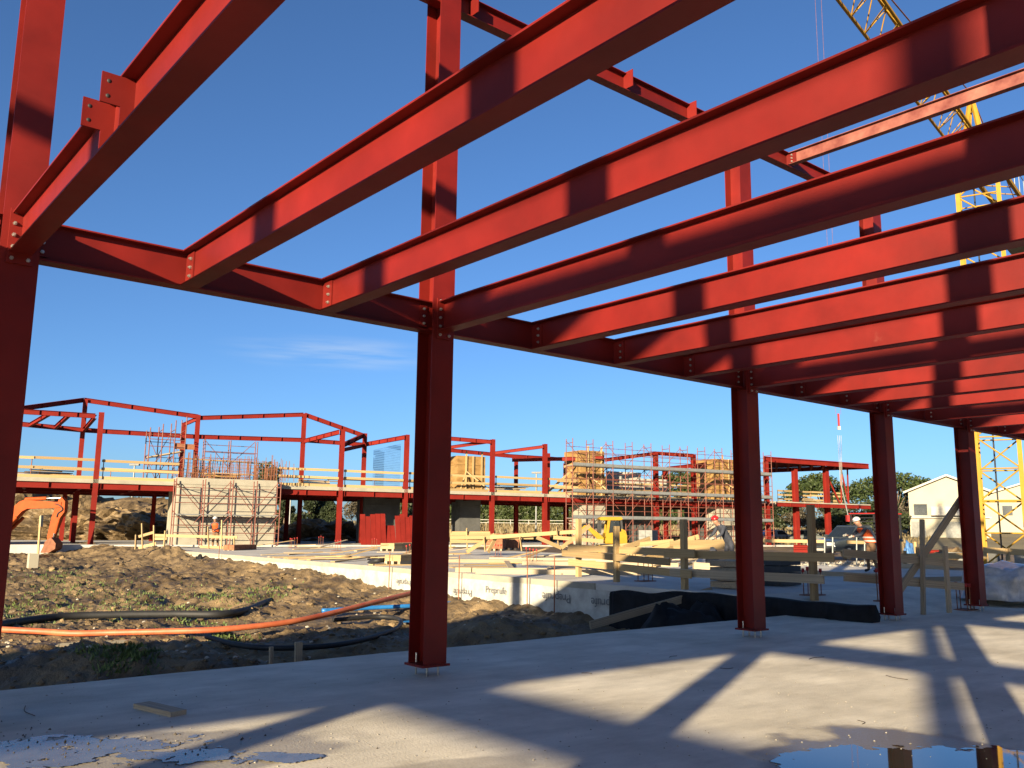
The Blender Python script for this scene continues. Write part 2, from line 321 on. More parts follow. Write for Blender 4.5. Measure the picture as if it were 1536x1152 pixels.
# ------------------------------------------------------------------ ground, mud, slabs
def gz(r):
    xs = [0, 25, 45, 60, 82, 150, 260, 5000]; zs = [-1.1, -1.1, -.75, -.25, .2, 2.0, 2.2, 2.2]; return float(np.interp(r, xs, zs))
g = MB(); rs = [3, 12, 25, 35, 45, 60, 82, 100, 125, 150, 260, 600, 1600, 5000]; na = 96
vs = [(0, 0, -1.1)]+[(r*math.cos(2*math.pi*k/na), r*math.sin(2*math.pi*k/na), gz(r)) for r in rs for k in range(na)]
fc = [(0, 1+k, 1+(k+1) % na) for k in range(na)]+[(1+i*na+k, 1+(i+1)*na+k, 1+(i+1)*na+(k+1) % na, 1+i*na+(k+1) % na) for i in range(len(rs)-1) for k in range(na)]
tag(g.add(vs, fc).build('ground', FIELD, None, True), kind='structure')
def sst(a, b, x): t = min(1, max(0, (x-a)/(b-a))); return t*t*(3-2*t)
BUMPS = []
for px, d, z, r, h in ((60, 13.0, 0, .9, .30), (150, 13.2, 0, 1.0, .34), (260, 13.4, 0, 1.0, .28), (370, 13.6, 0, .9, .22), (700, 17.6, 0, .9, .22), (770, 18.0, 0, 1.3, .30), (850, 18.2, 0, .9, .2),
                        (120, 34, 0, 3.2, .12), (240, 32, 0, 3.0, .16), (330, 30, 0, 2.6, .16), (430, 27, 0, 2.5, .2), (520, 25, 0, 2, .2), (150, 44, 0, 3.5, .15), (215, 43, 0, 2.0, .20), (255, 42, 0, 1.4, .22)):
    p = gnd(px, d, 0); BUMPS.append((p.x, p.y, r, h))
def mud_h(x, y):
    z = -.74 + .36*sst(22, 46, y) + .18*sst(48, 58, y)
    for bx, by, r, h in BUMPS:
        d2 = ((x-bx)**2+(y-by)**2)/(r*r)
        if d2 < 6: z += h*math.exp(-d2)
    q = V((x, y, 0)); far = sst(16, 30, y)
    z += .11*noise.fractal(q*.45, 1, 2, 4) + (.05+.06*far)*noise.fractal(q*1.7+V((7, 3, 1)), .9, 2.1, 5)
    z += .07*abs(noise.noise(q*3.1+V((0, 9, 0))))+.045*noise.noise(q*6.3)+.022*noise.noise(q*14.1)+.05*max(0, .35-abs(noise.noise(q*1.35+V((4, 4, 0)))))
    z += .10*(abs(noise.noise(V((x*.35+y*.12, y*1.1, 3))))-.3)
    z += (.34*sst(13.5, 16.5, y)+.2*sst(24, 28, y))*math.exp(-((15.3-x)/1.6)**2)
    ma = sst(-.25, .25, noise.noise(q*.5+V((2, 8, 0))))
    z += (.16*(.45-noise.voronoi(q*1.7)[0][0])+.09*(.45-noise.voronoi(q*3.9+V((3, 0, 0)))[0][0]))*(.35+.65*ma)
    # worn flat tracks where the hoses lie
    tr = math.exp(-((y-19.6-.05*x)/1.1)**2)*sst(14.4, 12, x); z = z*(1-.75*tr) + (-.72+.012*noise.noise(q*2))*.75*tr
    return z
ys = list(np.arange(9.80, 24, .075))+list(np.arange(24, 36, .11))+list(np.arange(36, 60, .2)); xs = list(np.arange(-3, 15.24, .075))+[15.26, 15.36]
def grid_mesh(name, xs, ys, fn, m):
    nx, ny = len(xs), len(ys); vs = [(x, y, fn(x, y)) for y in ys for x in xs]
    me = bpy.data.meshes.new(name); me.from_pydata(vs, [], [(j*nx+i, j*nx+i+1, (j+1)*nx+i+1, (j+1)*nx+i) for j in range(ny-1) for i in range(nx-1)])
    me.materials.append(m); me.polygons.foreach_set('use_smooth', [True]*len(me.polygons)); return link(name, me)
tag(grid_mesh('mud_ground', xs, ys, mud_h, MUD), kind='structure')
# dirt yard to the right of and behind the foundation slab
def yard_h(x, y): return -1.2 if (x < 31.0 and y < 48.5) else .20+.05*noise.fractal(V((x*.3, y*.3, 4)), 1, 2, 4)
tag(grid_mesh('dirt_yard', list(np.arange(15.5, 130, .8)), list(np.arange(-30, 64, .8)), yard_h, MUD), kind='structure')

# foreground floor slab, with the apron that rises to the foundation slab on the right
fl = MB(); EDGE = 9.92
ex = [-20, -10, -2, 0, 2, 3.5, 5, 6.2, 8, 10, 12, 13.6, 15.28]
top = [(x, EDGE+.03*math.sin(x*2.1)+.02*math.sin(x*5.3), 0) for x in ex]
n = len(ex)
fl.add([(x, -1.6, 0) for x in ex]+top+[(x, y, -.55) for x, y, z in top], [(i, i+1, n+i+1, n+i) for i in range(n-1)]+[(n+i, n+i+1, 2*n+i+1, 2*n+i) for i in range(n-1)])
fl.add([(15.28, -1.6, 0), (32, -1.6, 0), (32, 8.5, 0), (15.28, 8.5, 0)], [(0, 1, 2, 3)])
fl.add([(15.28, 8.5, 0), (32, 8.5, 0), (32, 10.9, .304), (15.28, 10.9, .304)], [(0, 1, 2, 3)])
tag(fl.build('floor_slab', FLOOR), kind='structure')
rf = MB(); rx = 15.30
rf.box((rx, 10.9, -.9), (32, 49.5, .30))
raft = tag(rf.build('foundation_slab', RAFT), kind='structure')
# concrete kerb band and membrane on the side of the foundation slab
bar('kerb_band', (rx-.012, 15.2, .225), (rx-.012, 49.4, .225), .05, .16, CONC, raft)
memb = MB(); nY = 90
for i in range(nY):
    y0 = 14.0+i*(35.4/nY); y1 = 14.0+(i+1)*(35.4/nY)
    f0 = -.02+.012*math.sin(y0*3.1)+.01*math.sin(y0*7.7); f1 = -.02+.012*math.sin(y1*3.1)+.01*math.sin(y1*7.7)
    memb.add([(rx-.028+f0*.6, y0, .16), (rx-.028+f1*.6, y1, .16), (rx-.03+f1, y1, -.3), (rx-.03+f0, y0, -.3), (rx-.05+f1, y1, -.9), (rx-.05+f0, y0, -.9)], [(0, 1, 2, 3), (3, 2, 4, 5)])
wm = memb.build('white_membrane', WMEM, raft, True)
def text_mesh(txt, size):
    cu = bpy.data.curves.new('t', 'FONT'); cu.body = txt; cu.size = size; cu.align_x = 'CENTER'; cu.align_y = 'CENTER'; cu.resolution_u = 3
    o = bpy.data.objects.new('t', cu); COL.objects.link(o); bpy.context.view_layer.update()
    me = bpy.data.meshes.new_from_object(o); COL.objects.unlink(o); bpy.data.objects.remove(o); me.materials.clear(); me.materials.append(INK); return me
TX = text_mesh('Preprufe', .36)
# seen from -X the reading direction is -Y; some rolls were laid upside down
for y, z, flip in ((14.75, .0, 1), (16.5, .02, 1), (18.9, .04, 0), (20.4, -.10, 1), (23.4, .0, 1), (27.6, -.05, 1), (30.5, -.02, 0), (33.8, -.04, 1), (37.0, -.05, 0), (40.6, -.04, 1)):
    R = Matrix(((0, 0, -1, rx-.085), (-1, 0, 0, y), (0, 1, 0, z-.12), (0, 0, 0, 1)))
    if flip: R = R @ Matrix.Rotation(math.pi, 4, 'Z')
    link('lettering', TX, wm, R @ Matrix.Scale(.72+.12*(y < 17), 4))
# black membrane upstand in front of the slab
bk = MB(); N = 90; prof = []
for i in range(N+1):
    y = 8.22+i*(14.6-8.22)/N; a = .05*noise.noise(V((y*2, 0, 3)))+.045*noise.noise(V((y*6.5, 2, 3)))+.02*noise.noise(V((y*17, 2, 3))); tz = .28+.05*noise.noise(V((y*1.3, 5, 0)))-(.0 if y < 12 else .05*(y-12))
    prof.append([(15.10+a, y, -.75), (15.12+a*1.5, y, .1), (15.16+a, y, tz), (15.36, y, tz+.015), (15.5, y, tz-.2)])
k = 5
bk.add([p for r_ in prof for p in r_], [(i*k+j, i*k+j+1, (i+1)*k+j+1, (i+1)*k+j) for i in range(N) for j in range(k-1)]+[tuple(range(k)), tuple(N*k+j for j in range(k))[::-1]])
bk.build('black_membrane', MEMB, raft, True)
def sheet(name, c, w, d, h, m, label, cat, rz=0, n=16, seed=0):
    b = MB(); vs = []
    for j in range(n+1):
        for i in range(n+1):
            u, v = i/n-.5, j/n-.5; e = 1-max(abs(u), abs(v))*2
            x = u*w*(1+.25*noise.noise(V((v*4, seed, 0)))); y = v*d*(1+.25*noise.noise(V((u*4, seed, 7)))); z = h*min(1, e*3)*(.5+.9*abs(noise.noise(V((u*5+seed, v*5, 1)))))
            p = Matrix.Rotation(rz, 3, 'Z') @ V((x, y, 0)); vs.append((c.x+p.x, c.y+p.y, c.z+z))
    b.add(vs, [(j*(n+1)+i, j*(n+1)+i+1, (j+1)*(n+1)+i+1, (j+1)*(n+1)+i) for j in range(n) for i in range(n)])
    return tag(b.build(name, m, None, True), label, cat)
c = onz(1010, 915, -.28); sheet('membrane_sheet', V((14.1, 11.5, -.42)), 2.3, 1.7, .62, MEMB, 'crumpled black membrane sheet heaped at the corner of the white-sided slab', 'sheet', .6, seed=3)
c = onz(303, 838, .05); sheet('membrane_sheet', V((c.x, c.y, -.3)), .9, 1.0, .5, MEMB, 'small black membrane scrap draped on the slab edge by the worker', 'sheet', .2, seed=8)

# puddles
def puddle(cx, cy, rx_, ry_, z, seed, rz=0, cell=.02, amp=.55, m=None, fq=1.4):
    R = Matrix.Rotation(rz, 3, 'Z'); b = MB(); ids = {}
    nx, ny = int(rx_*1.5/cell), int(ry_*1.5/cell)
    def vid(i, j):
        if (i, j) not in ids: p = R @ V((i*cell, j*cell, 0)); ids[(i, j)] = len(b.v); b.v.append((cx+p.x, cy+p.y, z))
        return ids[(i, j)]
    for i in range(-nx, nx):
        for j in range(-ny, ny):
            u, v = (i+.5)*cell, (j+.5)*cell; q = V((u*fq+seed, v*fq, seed))
            if (u/rx_)**2+(v/ry_)**2 < 1+amp*noise.fractal(q, .8, 2.1, 6)+.25*noise.noise(q*9)-.12: b.f.append((vid(i, j), vid(i+1, j), vid(i+1, j+1), vid(i, j+1)))
    return tag(b.build('puddle', m or WATER), kind='structure')
pw = onz(1425, 1163, 0); puddle(pw.x, pw.y, 1.2, .9, .004, 3.3, -.693, .014, .30)
WFILM = mat('water_film', (.10, .088, .07), rough=.2, var=.3, scale=6, spec=.8, bump=.06, bscale=40)
for kq, (a_, b_, r1, r2_, sd_) in enumerate(((130, 1120, .75, .26, 9.1), (300, 1136, .5, .16, 4.7), (40, 1140, .5, .2, 2.2), (420, 1140, .35, .10, 6.2))):
    pw = onz(a_, b_, 0); puddle(pw.x, pw.y, r1, r2_, .004+.002*kq, sd_, -.62, .014, 1.9, WFILM, 3.6)
for px, py, a, b_ in ((130, 965, 1.1, .35), (10, 1018, .5, .25), (640, 930, .9, .25), (390, 912, 1.4, .3), (60, 892, .8, .4)):
    p = onz(px, py, -.66); puddle(p.x, p.y, a, b_, -.665, px*.1, .05)
p = onz(770, 942, -.70); puddle(p.x, p.y, 1.3, .35, -.69, 4.2)

# ------------------------------------------------------------------ the red steel frame overhead
ZB, ZT, FWD = 3.815, 4.165, .17; GY = 8.27
fr = thing('steel_skeleton', (5.71, GY, 0), 'near two-storey red steel frame with rows of joists overhead on the pale slab', 'steel frame')
def column(x, y, z0, z1, parent, base=True, s=.30, upper=None):
    c_ = ib('column', (x, y, z0), (x, y, z1), s, s, RED, parent, upv=V((0, 1, 0)))
    if base:
        slab('base_plate', (x-s/2-.03, y-s/2-.03, z0-.025), (x+s/2+.03, y+s/2+.03, z0), RED, c_)
        for i in (-1, 1):
            for j in (-1, 1): rod('anchor_bolt', (x+i*.075, y+j*.105, -.02), (x+i*.075, y+j*.105, z0+.10), .024, BOLT, c_)
    return c_
CX = [1.36, 5.71, 11.69, 16.01, 19.57, 25.0]
cols = []
for x, zt in zip([-16.6, -10.6, -4.6]+CX, [4.15, 4.15, 8.25, 8.25, 8.25, 8.22, 8.22, 5.6, 5.6]): cols.append(column(x, GY, .125, zt, fr))
def bolts(parent, pts, nrm, d=.034):
    for p in pts: bar('bolt', V(p)-nrm*.004, V(p)+nrm*.028, d, d, BOLT, parent, 'bolt')
JX = [-16.6+1.5*k for k in range(8)]+[-4.6, -3.1, -1.6, -.1, 1.36, 2.81, 4.26, 5.71, 7.2, 8.7, 10.2, 11.69, 13.13, 14.57, 16.01, 17.8, 19.57, 21.4, 23.2, 25.0]
allc = [-16.6, -10.6, -4.6]+CX
for a, b_ in zip(allc[:-1], allc[1:]):
    gd = ib('girder', (a+.03, GY, (ZB+ZT)/2), (b_-.03, GY, (ZB+ZT)/2), FWD, ZT-ZB, RED, fr)
    for e, sg in ((a, 1), (b_, -1)):
        xx = e+sg*.19
        slab('connection_plate', (xx-.045, GY-.024, ZB+.05), (xx+.045, GY-.006, ZT-.05), RED, gd)
        bolts(gd, [(xx, GY-.024, ZB+.09+k*.085) for k in range(3)], V((0, -1, 0)))
for x in JX:
    at_col = any(abs(x-c_) < .05 for c_ in allc); y1 = GY-.155 if at_col else GY-.02
    j = ib('joist', (x, -.22, (ZB+ZT)/2), (x, y1 if at_col else GY-.09, (ZB+ZT)/2), FWD, ZT-ZB, RED, fr)
    if at_col:
        slab('end_plate', (x-.10, GY-.172, ZB-.09), (x+.10, GY-.152, ZT+.03), RED, j)
        bolts(j, [(x+sx, GY-.172, ZB-.05+k*.10) for sx in (-.062, .062) for k in range(5)], V((0, -1, 0)))
    else:
        slab('connection_plate', (x-.020, GY-.20, ZB+.03), (x-.005, GY-.01, ZT-.03), RED, j)
        bolts(j, [(x-.02, GY-.145, ZB+.09+k*.085) for k in range(3)], V((-1, 0, 0)))
    if abs(x-1.36) < .01:                            # two fin plates standing up from the first joist
        for yy in (5.5, 5.1):
            fp = MB().prism([(.01, 0), (.085, 0), (.085, .318), (-.10, .318), (-.10, .135), (.01, .135)], (x-.09, yy, ZB+.012), V((1, 0, 0)), V((0, 0, 1)), V((0, 1, 0)), .014).build('fin_plate', RED, j)
            for hz_ in (.19, .28): rod('bolt_hole', (x-.15, yy-.0085, ZB+hz_), (x-.15, yy+.0085, ZB+hz_), .026, BLK, fp)
# upper storey of this row
UB, UT = 7.95, 8.21
for a, b_ in zip([-4.6]+CX[:3], CX[:4]): ib('roof_girder', (a+.03, GY, (UB+UT)/2), (b_-.03, GY, (UB+UT)/2), .15, UT-UB, RED, fr)
uj = ib('roof_joist', (13.16, -.3, 8.09), (13.16, GY-.08, 8.09), .12, .22, REDD, fr)
slab('connection_plate', (13.14, GY-.2, 8.0), (13.153, GY-.01, 8.18), RED, uj); bolts(uj, [(13.14, GY-.12, 8.03+k*.06) for k in range(3)], V((-1, 0, 0)))
for x in (6.1, 7.45, 8.94, 10.40, 14.6):
    slab('fin_plate', (x-.006, GY-.19, UB+.02), (x+.006, GY-.008, UT+.02), RED, fr)
# the rows behind the camera: second girder line, then a sparse bay
for k in range(-2, 7):
    x = .95+6.0*(k-1) if True else 0
    column(x, -.3, .125, 8.25 if x > -12 else 4.15, fr)
    ib('girder', (x+.03, -.3, (ZB+ZT)/2), (x+5.97, -.3, (ZB+ZT)/2), FWD, ZT-ZB, RED, fr)
    if -12 < x < 20: ib('roof_girder', (x+.03, -.3, UB+.29), (x+5.97, -.3, UB+.29), .2, .58, RED, fr)
for x in (-11.05, -5.05, .95, 6.95):
    ib('joist', (x, -8.75, (ZB+ZT)/2), (x, -.46, (ZB+ZT)/2), FWD, ZT-ZB, RED, fr)
    ib('roof_joist', (x, -8.75, 8.08), (x, -.46, 8.08), .15, .26, RED, fr)
for x in (-11.05, -5.05, .95): ib('roof_joist', (x, -.2, 8.08), (x, GY-.08, 8.08), .15, .26, RED, fr)
for x in (-17.45, -11.05, -5.05, .95, 6.95):
    column(x, -8.9, -1.0, 9.8, fr, base=False, s=.29)
    ib('girder', (x+.03, -8.9, (ZB+ZT)/2), (x+5.97, -8.9, (ZB+ZT)/2), FWD, ZT-ZB, RED, fr)

# ------------------------------------------------------------------ timber fence along the edge of the foundation slab
def plank_run(parent, pts, hs, w=.035, h=.17, m=None, ov=.15, tilt=0):
    for zz in hs:
        for a, b_ in zip(pts[:-1], pts[1:]):
            a_, b2 = V(a), V(b_); d = (b2-a_).normalized()
            q = random.uniform(-tilt, tilt)
            bar('plank', a_-d*ov+V((0, 0, zz+q)), b2+d*ov+V((0, 0, zz-q)), w, h, m or random.choice((WOOD, WOODO)), parent)
fposts = [onz(868, 865, .3), onz(925, 873, .3), onz(1015, 885, .3), onz(1087, 893, .3), onz(1188, 902, .3)]
for p in fposts: p.x = max(p.x, 15.55)
tops = [1.55, 1.36, 1.52, 1.30, 1.80]
fe = thing('timber_fence', fposts[2], 'weathered timber fence of tall posts and long planks along the white-sided slab edge', 'fence')
for p, h in zip(fposts, tops):
    bar('post', p-V((0, 0, .02)), p+V((0, 0, h)), .13, .11, WOOD, fe, upv=V((0, 1, 0)))
off = V((-.085, 0, 0))
plank_run(fe, [fposts[0]+off, fposts[2]+off, fposts[4]+off], [.78], m=WOOD, ov=.5, tilt=.04)
plank_run(fe, [fposts[0]+off*1.5, fposts[2]+off*1.5], [.36], m=WOOD, ov=.4, tilt=.05)
plank_run(fe, [fposts[2]+off*1.5, fposts[4]+off*1.5], [.38], m=WOODO, ov=.3, tilt=.02)
bar('plank', fposts[0]+V((-.14, .5, .62)), fposts[2]+V((-.13, .3, .58)), .035, .16, WOOD, fe)
E0 = V((15.65, 9.5, .22)); E1 = onz(1385, 922, 0); E2 = onz(1424, 919, 0)
f2 = thing('timber_fence', E1, 'timber fence with a long leaning brace between the two far red columns', 'fence')
bar('post', E1, onpl(1383, 779, E1, V((0, 1, 0))), .075, .075, WOODO, f2, upv=V((0, 1, 0)))
bar('post', E2, E2+V((0, 0, 1.32)), .14, .05, WOODO, f2, upv=V((0, 1, 0)))
a = V((15.6, 8.9, 0)); b_ = E2+V((.55, -.06, 0)); a.y -= .0
for zz in (.92, .47): bar('plank', V((15.6, 8.95, .28+zz)), V((b_.x, b_.y-.02, zz+.03)), .035, .15, WOODO, f2)
bar('brace', onpl(1345, 892, V((0, 8.62, 0)), V((0, 1, 0))), onpl(1452, 733, V((0, 8.50, 0)), V((0, 1, 0))), .04, .17, WOODO, f2)

# ------------------------------------------------------------------ clutter on the foundation slab
def rebar_cluster(c, n, label='cluster of starter bars with red caps standing on the foundation slab'):
    t = thing('starter_bars', c, label, 'rebar', 'capped starter bars on the slab')
    bar('base_plate', c+V((-.25, 0, .01)), c+V((.25, 0, .01)), .3, .02, RUST, t)
    for k in range(n):
        p = c+V(((k % 3)*.16-.16, (k//3)*.2-.1, 0)); h = random.uniform(.48, .56)
        r_ = rod('bar', p, p+V((.02*random.uniform(-1, 1), 0, h)), .022, RUST, t)
        rod('cap', p+V((0, 0, h-.02)), p+V((0, 0, h+.055)), .062, DRED, r_)
for px, py, n, lab in ((1219, 893, 5, 'right of the second near column behind the fence'), (1331, 902, 6, 'just left of the third near column'), (1449, 915, 5, 'at the foot of the fourth near column'), (968, 872, 4, 'behind the middle fence posts'), (946, 845, 4, 'between fence planks before the yellow digger'), (797, 846, 4, 'left of the fence start'),
        (655, 826, 5, 'hidden beside the middle near column'), (612, 838, 3, 'near the small mossy timber stack'), (745, 835, 3, 'in front of the terracotta stacks'), (505, 826, 3, 'before the foot of the peaked roof column'), (440, 822, 4, 'right of the concrete wall'), (480, 818, 3, 'before the dark conifers'), (560, 822, 3, 'before the red formwork panels')):
    c = onz(px, py, .3); c.x = max(c.x, 15.7)
    if px > 1400: c.z = 0; c = onz(px, py, 0)
    rebar_cluster(c, n, 'starter bars with red caps '+lab)
LP = 'loose sawn plank lying among the timber on the foundation slab'
def loose(px, py, ln, az, z=.32, m=None, label=LP, group='loose planks on the slab', lift=0, w=.18, h=.035):
    c = onz(px, py, z); c.x = max(c.x, 15.5+ln/2*abs(math.cos(az))); d = V((math.cos(az), math.sin(az), 0))*(ln/2)
    return tag(bar('loose_plank', c-d, c+d+V((0, 0, lift)), w, h, m or random.choice((WOOD, WOODO)), None), label, 'plank', group)
rs_ = random.Random(5)
for i in range(64):
    px = rs_.uniform(430, 1060) if i < 46 else rs_.uniform(400, 640); py = 848-0.02*abs(px-700)-rs_.uniform(0, 26)+(px-430)*.022
    loose(px, py, rs_.uniform(1.5, 4.2), rs_.uniform(-.6, .6)+rs_.choice((0, .4, -.45)), lift=rs_.choice((0, 0, .1, .4)))
for px, py, ln, az, lab in ((830, 840, 5, -.7, 'left of the yellow digger'), (900, 846, 5.5, -.68, 'just in front of the yellow digger'), (760, 842, 5, -.7, 'in front of the terracotta stacks'), (700, 858, 4, -.62, 'nearest the middle near column'), (790, 860, 5, -.65, 'close to the white slab edge'), (975, 858, 6, -.66, 'behind the middle of the fence')):
    loose(px, py, ln, az, z=.36, m=WOODO, w=.25, h=.14, label='thick weathered beam on the foundation slab '+lab, group='thick beams on the slab')
# long light planks leaning over the pile near the small yellow digger
pl_ = thing('plank_pile', onz(1000, 830, .3), 'heap of long pale planks leaning up in front of the scaffolded facade', 'plank pile')
for a, b_ in (((905, 845), (1048, 805)), ((880, 824), (1010, 812)), ((1005, 815), (1100, 812)), ((985, 838), (1020, 812)), ((935, 822), (975, 808)), ((1040, 836), (1042, 806)), ((1010, 822), (1130, 818)), ((948, 848), (985, 830))):
    n_ = V((fw.x, fw.y, 0)).normalized(); P0 = gnd(980, 36, .3)
    bar('plank', onpl(*a, P0, n_), onpl(*b_, P0+n_*.8, n_), .05, .20, WOOD, pl_)
pl2 = thing('plank_pile', onz(710, 828, .3), 'timber barrier of pale planks and struts beside the terracotta pallets', 'plank pile')
P0 = gnd(740, 40, .3)
for a, b_ in (((675, 800), (735, 800)), ((675, 806), (800, 806)), ((735, 806), (870, 797)), ((700, 828), (742, 802)), ((676, 795), (676, 822)), ((700, 793), (701, 822)), ((726, 806), (728, 826)), ((780, 806), (783, 825)), ((732, 828), (746, 802)), ((835, 790), (838, 818)), ((805, 806), (842, 822)), ((830, 806), (905, 812)), ((842, 822), (885, 788)), ((675, 812), (730, 811))):
    bar('plank', onpl(*a, P0, n_), onpl(*b_, P0+n_*.4, n_), .05, .17, WOOD, pl2)
def pallet(px, py, z, nx, ny, nz, s, m, label, rz=.2, cat='pallet'):
    c = onz(px, py, z); t = thing('brick_pallet', c, label, cat); R = Matrix.Rotation(rz, 4, 'Z')
    for k in range(nz):
        for j in range(ny):
            for i in range(nx):
                q = R @ V(((i-nx/2+.5)*s[0]*1.03, (j-ny/2+.5)*s[1]*1.03, .12+(k+.5)*s[2]*1.03))
                link('brick', unit('box', m), t, Matrix.Translation(c+q) @ R @ Matrix.Rotation(random.uniform(-.02, .02), 4, 'Z') @ Matrix.Diagonal((*s, 1)))
    for j in (-1, 0, 1):
        q = R @ V((0, j*ny*s[1]*.42, .06)); link('pallet_runner', unit('box', WOODO), t, Matrix.Translation(c+q) @ R @ Matrix.Diagonal((nx*s[0]*1.05, .1, .12, 1)))
pallet(744, 826, .3, 4, 3, 4, (.26, .3, .2), BRICK, 'short stack of terracotta blocks on a pallet on the slab', .7)
pallet(768, 825, .3, 3, 3, 4, (.26, .3, .2), BRICK, 'narrow terracotta block stack beside a wider one', .7)
pallet(973, 826, .3, 4, 2, 3, (.4, .4, .36), GREYB, 'pallet of grey concrete blocks before the dark ground floor', .5)
pallet(600, 826, .3, 3, 2, 2, (.9, .4, .14), WOOD, 'low stack of pale timber blocks by the middle column', .5, 'timber stack')
pallet(605, 846, .3, 3, 2, 2, (.5, .3, .10), WOOD, 'small mossy timber stack near the black hose', .5, 'timber stack')
pallet(360, 828, .2, 4, 2, 2, (.5, .3, .12), BRICK, 'low rusty stack in front of the scaffolded concrete wall', .6, 'stack')
# dark crates behind the second column, plastic-wrapped pallet on the far right
for px, py, s, lab in ((1105, 882, (1.0, .7, .62), 'grey timber crate half hidden behind the second red column'), (1168, 878, (.85, .7, .62), 'dark timber crate just right of the second red column')):
    c = onz(px, py, .3); t = thing('crate', c, lab, 'crate')
    for k in range(4):
        z0 = .3+.02+k*s[2]/4
        slab('board', (c.x-s[0]/2, c.y-s[1]/2, z0), (c.x+s[0]/2, c.y+s[1]/2, z0+s[2]/4-.02), WOODO if px < 1150 else CONC_SHADE_CRATE, t)
def blobmesh(c, sx, sy, sz, seed, m, name, parent=None, sub=4, amp=.3, fq=1.6, sq=1.):
    bm = bmesh.new(); bmesh.ops.create_icosphere(bm, subdivisions=sub, radius=1)
    for v in bm.verts:
        q = v.co.copy(); f = 1+amp*noise.fractal(q*fq+V((seed, 0, seed)), .9, 2, 5)+(.10*abs(noise.noise(q*9+V((seed, 1, 0))))+.07*noise.noise(q*19)+.035*noise.noise(q*43) if sub > 5 else 0)
        q = V([math.copysign(abs(a_)**sq, a_) for a_ in q]); v.co = V((c[0]+q.x*sx*f, c[1]+q.y*sy*f, c[2]+max(-.02, q.z)*sz*f))
    me = bpy.data.meshes.new(name); bm.to_mesh(me); bm.free(); me.materials.append(m); me.polygons.foreach_set('use_smooth', [sub < 6]*len(me.polygons)); return link(name, me, parent)
c = onz(1510, 896, .15); t = thing('wrapped_pallet', c, 'pallet of blocks under clear plastic wrap right of the last column', 'pallet')
bl = MB()
for k in range(3):
    for j in range(3): slab('block', (c.x-.75+j*.52, c.y-.5, c.z+.1+k*.17), (c.x-.26+j*.52, c.y+.5, c.z+.25+k*.17), BRICK, t)
blobmesh((c.x, c.y, c.z), 1.1, .8, .72, 4, PLAST, 'plastic_wrap', t, 4, .25, 2.2, .6)
# stakes and a board near the slab edge
for px, p0, p1, lab in ((407, 1000, 970, 'thin short timber stake at the slab edge'), (448, 996, 963, 'thicker short timber stake at the slab edge')):
    b_ = onz(px, p0, -.3); tag(bar('stake', b_-V((0, 0, .2)), onpl(px, p1, b_, V((0, 1, 0))), .045 if px < 420 else .10, .05, WOODO, None, upv=V((0, 1, 0))), lab, 'stake')
c = onz(240, 1064, .02); tag(bar('loose_board', onz(212, 1057, .02), onz(268, 1070, .02), .15, .04, WOODO), 'short grey board lying alone on the near slab', 'board')
# planks lying in the ditch by the black membrane
for a, b_, lab in (((885, 938), (1068, 886), 'long grey plank sloping from the mud up to the fence foot'), ((900, 902), (965, 924), 'thin plank lying in the shaded ditch'), ((885, 912), (912, 919), 'short plank half buried in the ditch')):
    A_ = onz(*a, -.30); B_ = onz(*b_, .28 if a[0] == 885 and b_[0] == 1068 else -.38); tag(bar('loose_plank', A_, B_, .035 if lab[0] == 'l' else .12, .16 if lab[0] == 'l' else .04, WOODO), lab, 'plank')
def smooth(pts, n=12):
    out = []; P = [V(p) for p in pts]; P = [P[0]*2-P[1]]+P+[P[-1]*2-P[-2]]
    for i in range(1, len(P)-2):
        for k in range(n):
            t = k/n; a, b_, c, d = P[i-1:i+3]
            out.append(.5*((2*b_)+(c-a)*t+(2*a-5*b_+4*c-d)*t*t+(3*b_-a-3*c+d)*t**3))
    return out+[P[-2]]
CLODM = mat('dark_crumb', (.045, .036, .027), rough=.8, var=.4, scale=30)
# bits of grit on the near slab
gb = MB()
for i in range(380):
    px = rng.uniform(0, 1536); py = 980+172*rng.random()**.8; p = onz(px, py, 0)
    if p.y > 9.7 or p.y < 1: continue
    s_ = rng.uniform(.004, .013); a_ = rng.uniform(0, 6)
    gb.add([(p.x+s_*math.cos(a_+k*1.6)*rng.uniform(.6, 1.2), p.y+s_*math.sin(a_+k*1.6)*rng.uniform(.6, 1.2), .001) for k in range(4)]+[(p.x, p.y, s_*.8)], [(0, 1, 4), (1, 2, 4), (2, 3, 4), (3, 0, 4)])
GRIT = mat('grit', (.22, .2, .165), rough=.9, var=.5, scale=40)
tag(gb.build('grit', GRIT), 'scattered grit and crumbs on the near slab', 'grit', kind='stuff')

cb2 = MB()
for i in range(260):
    px = rng.normal()*130+120; py = 1118+rng.normal()*16+max(0, px)*.03; p = onz(px, py, 0)
    s_ = .004+.012*rng.random()**2; a_ = rng.uniform(0, 6)
    cb2.add([(p.x+s_*math.cos(a_+k*1.6)*rng.uniform(.6, 1.3), p.y+s_*math.sin(a_+k*1.6)*rng.uniform(.6, 1.3), .0) for k in range(4)]+[(p.x, p.y, s_*.9+.004)], [(0, 1, 4), (1, 2, 4), (2, 3, 4), (3, 0, 4)])
tag(cb2.build('mud_crumbs', CLODM), 'dark mud crumbs lying in the wet corner of the slab', 'crumbs', kind='stuff')
for k, (px, py, ln) in enumerate(((1225, 987, .35), (1345, 1016, .3), (1090, 1002, .16), (1290, 1083, .15), (880, 1010, .12), (1010, 985, .2), (45, 1066, .5))):
    p = onz(px, py, .008); a_ = k*1.3; d = V((math.cos(a_), math.sin(a_), 0)); tag(MB().tube(smooth([p-d*ln*.5, p+V((-d.y, d.x, 0))*.04, p+d*ln*.5], 6), .0035, 5).build('wire_offcut', CLODM), 'thin rusty wire offcut lying on the near slab', 'wire', 'wire offcuts on the slab')

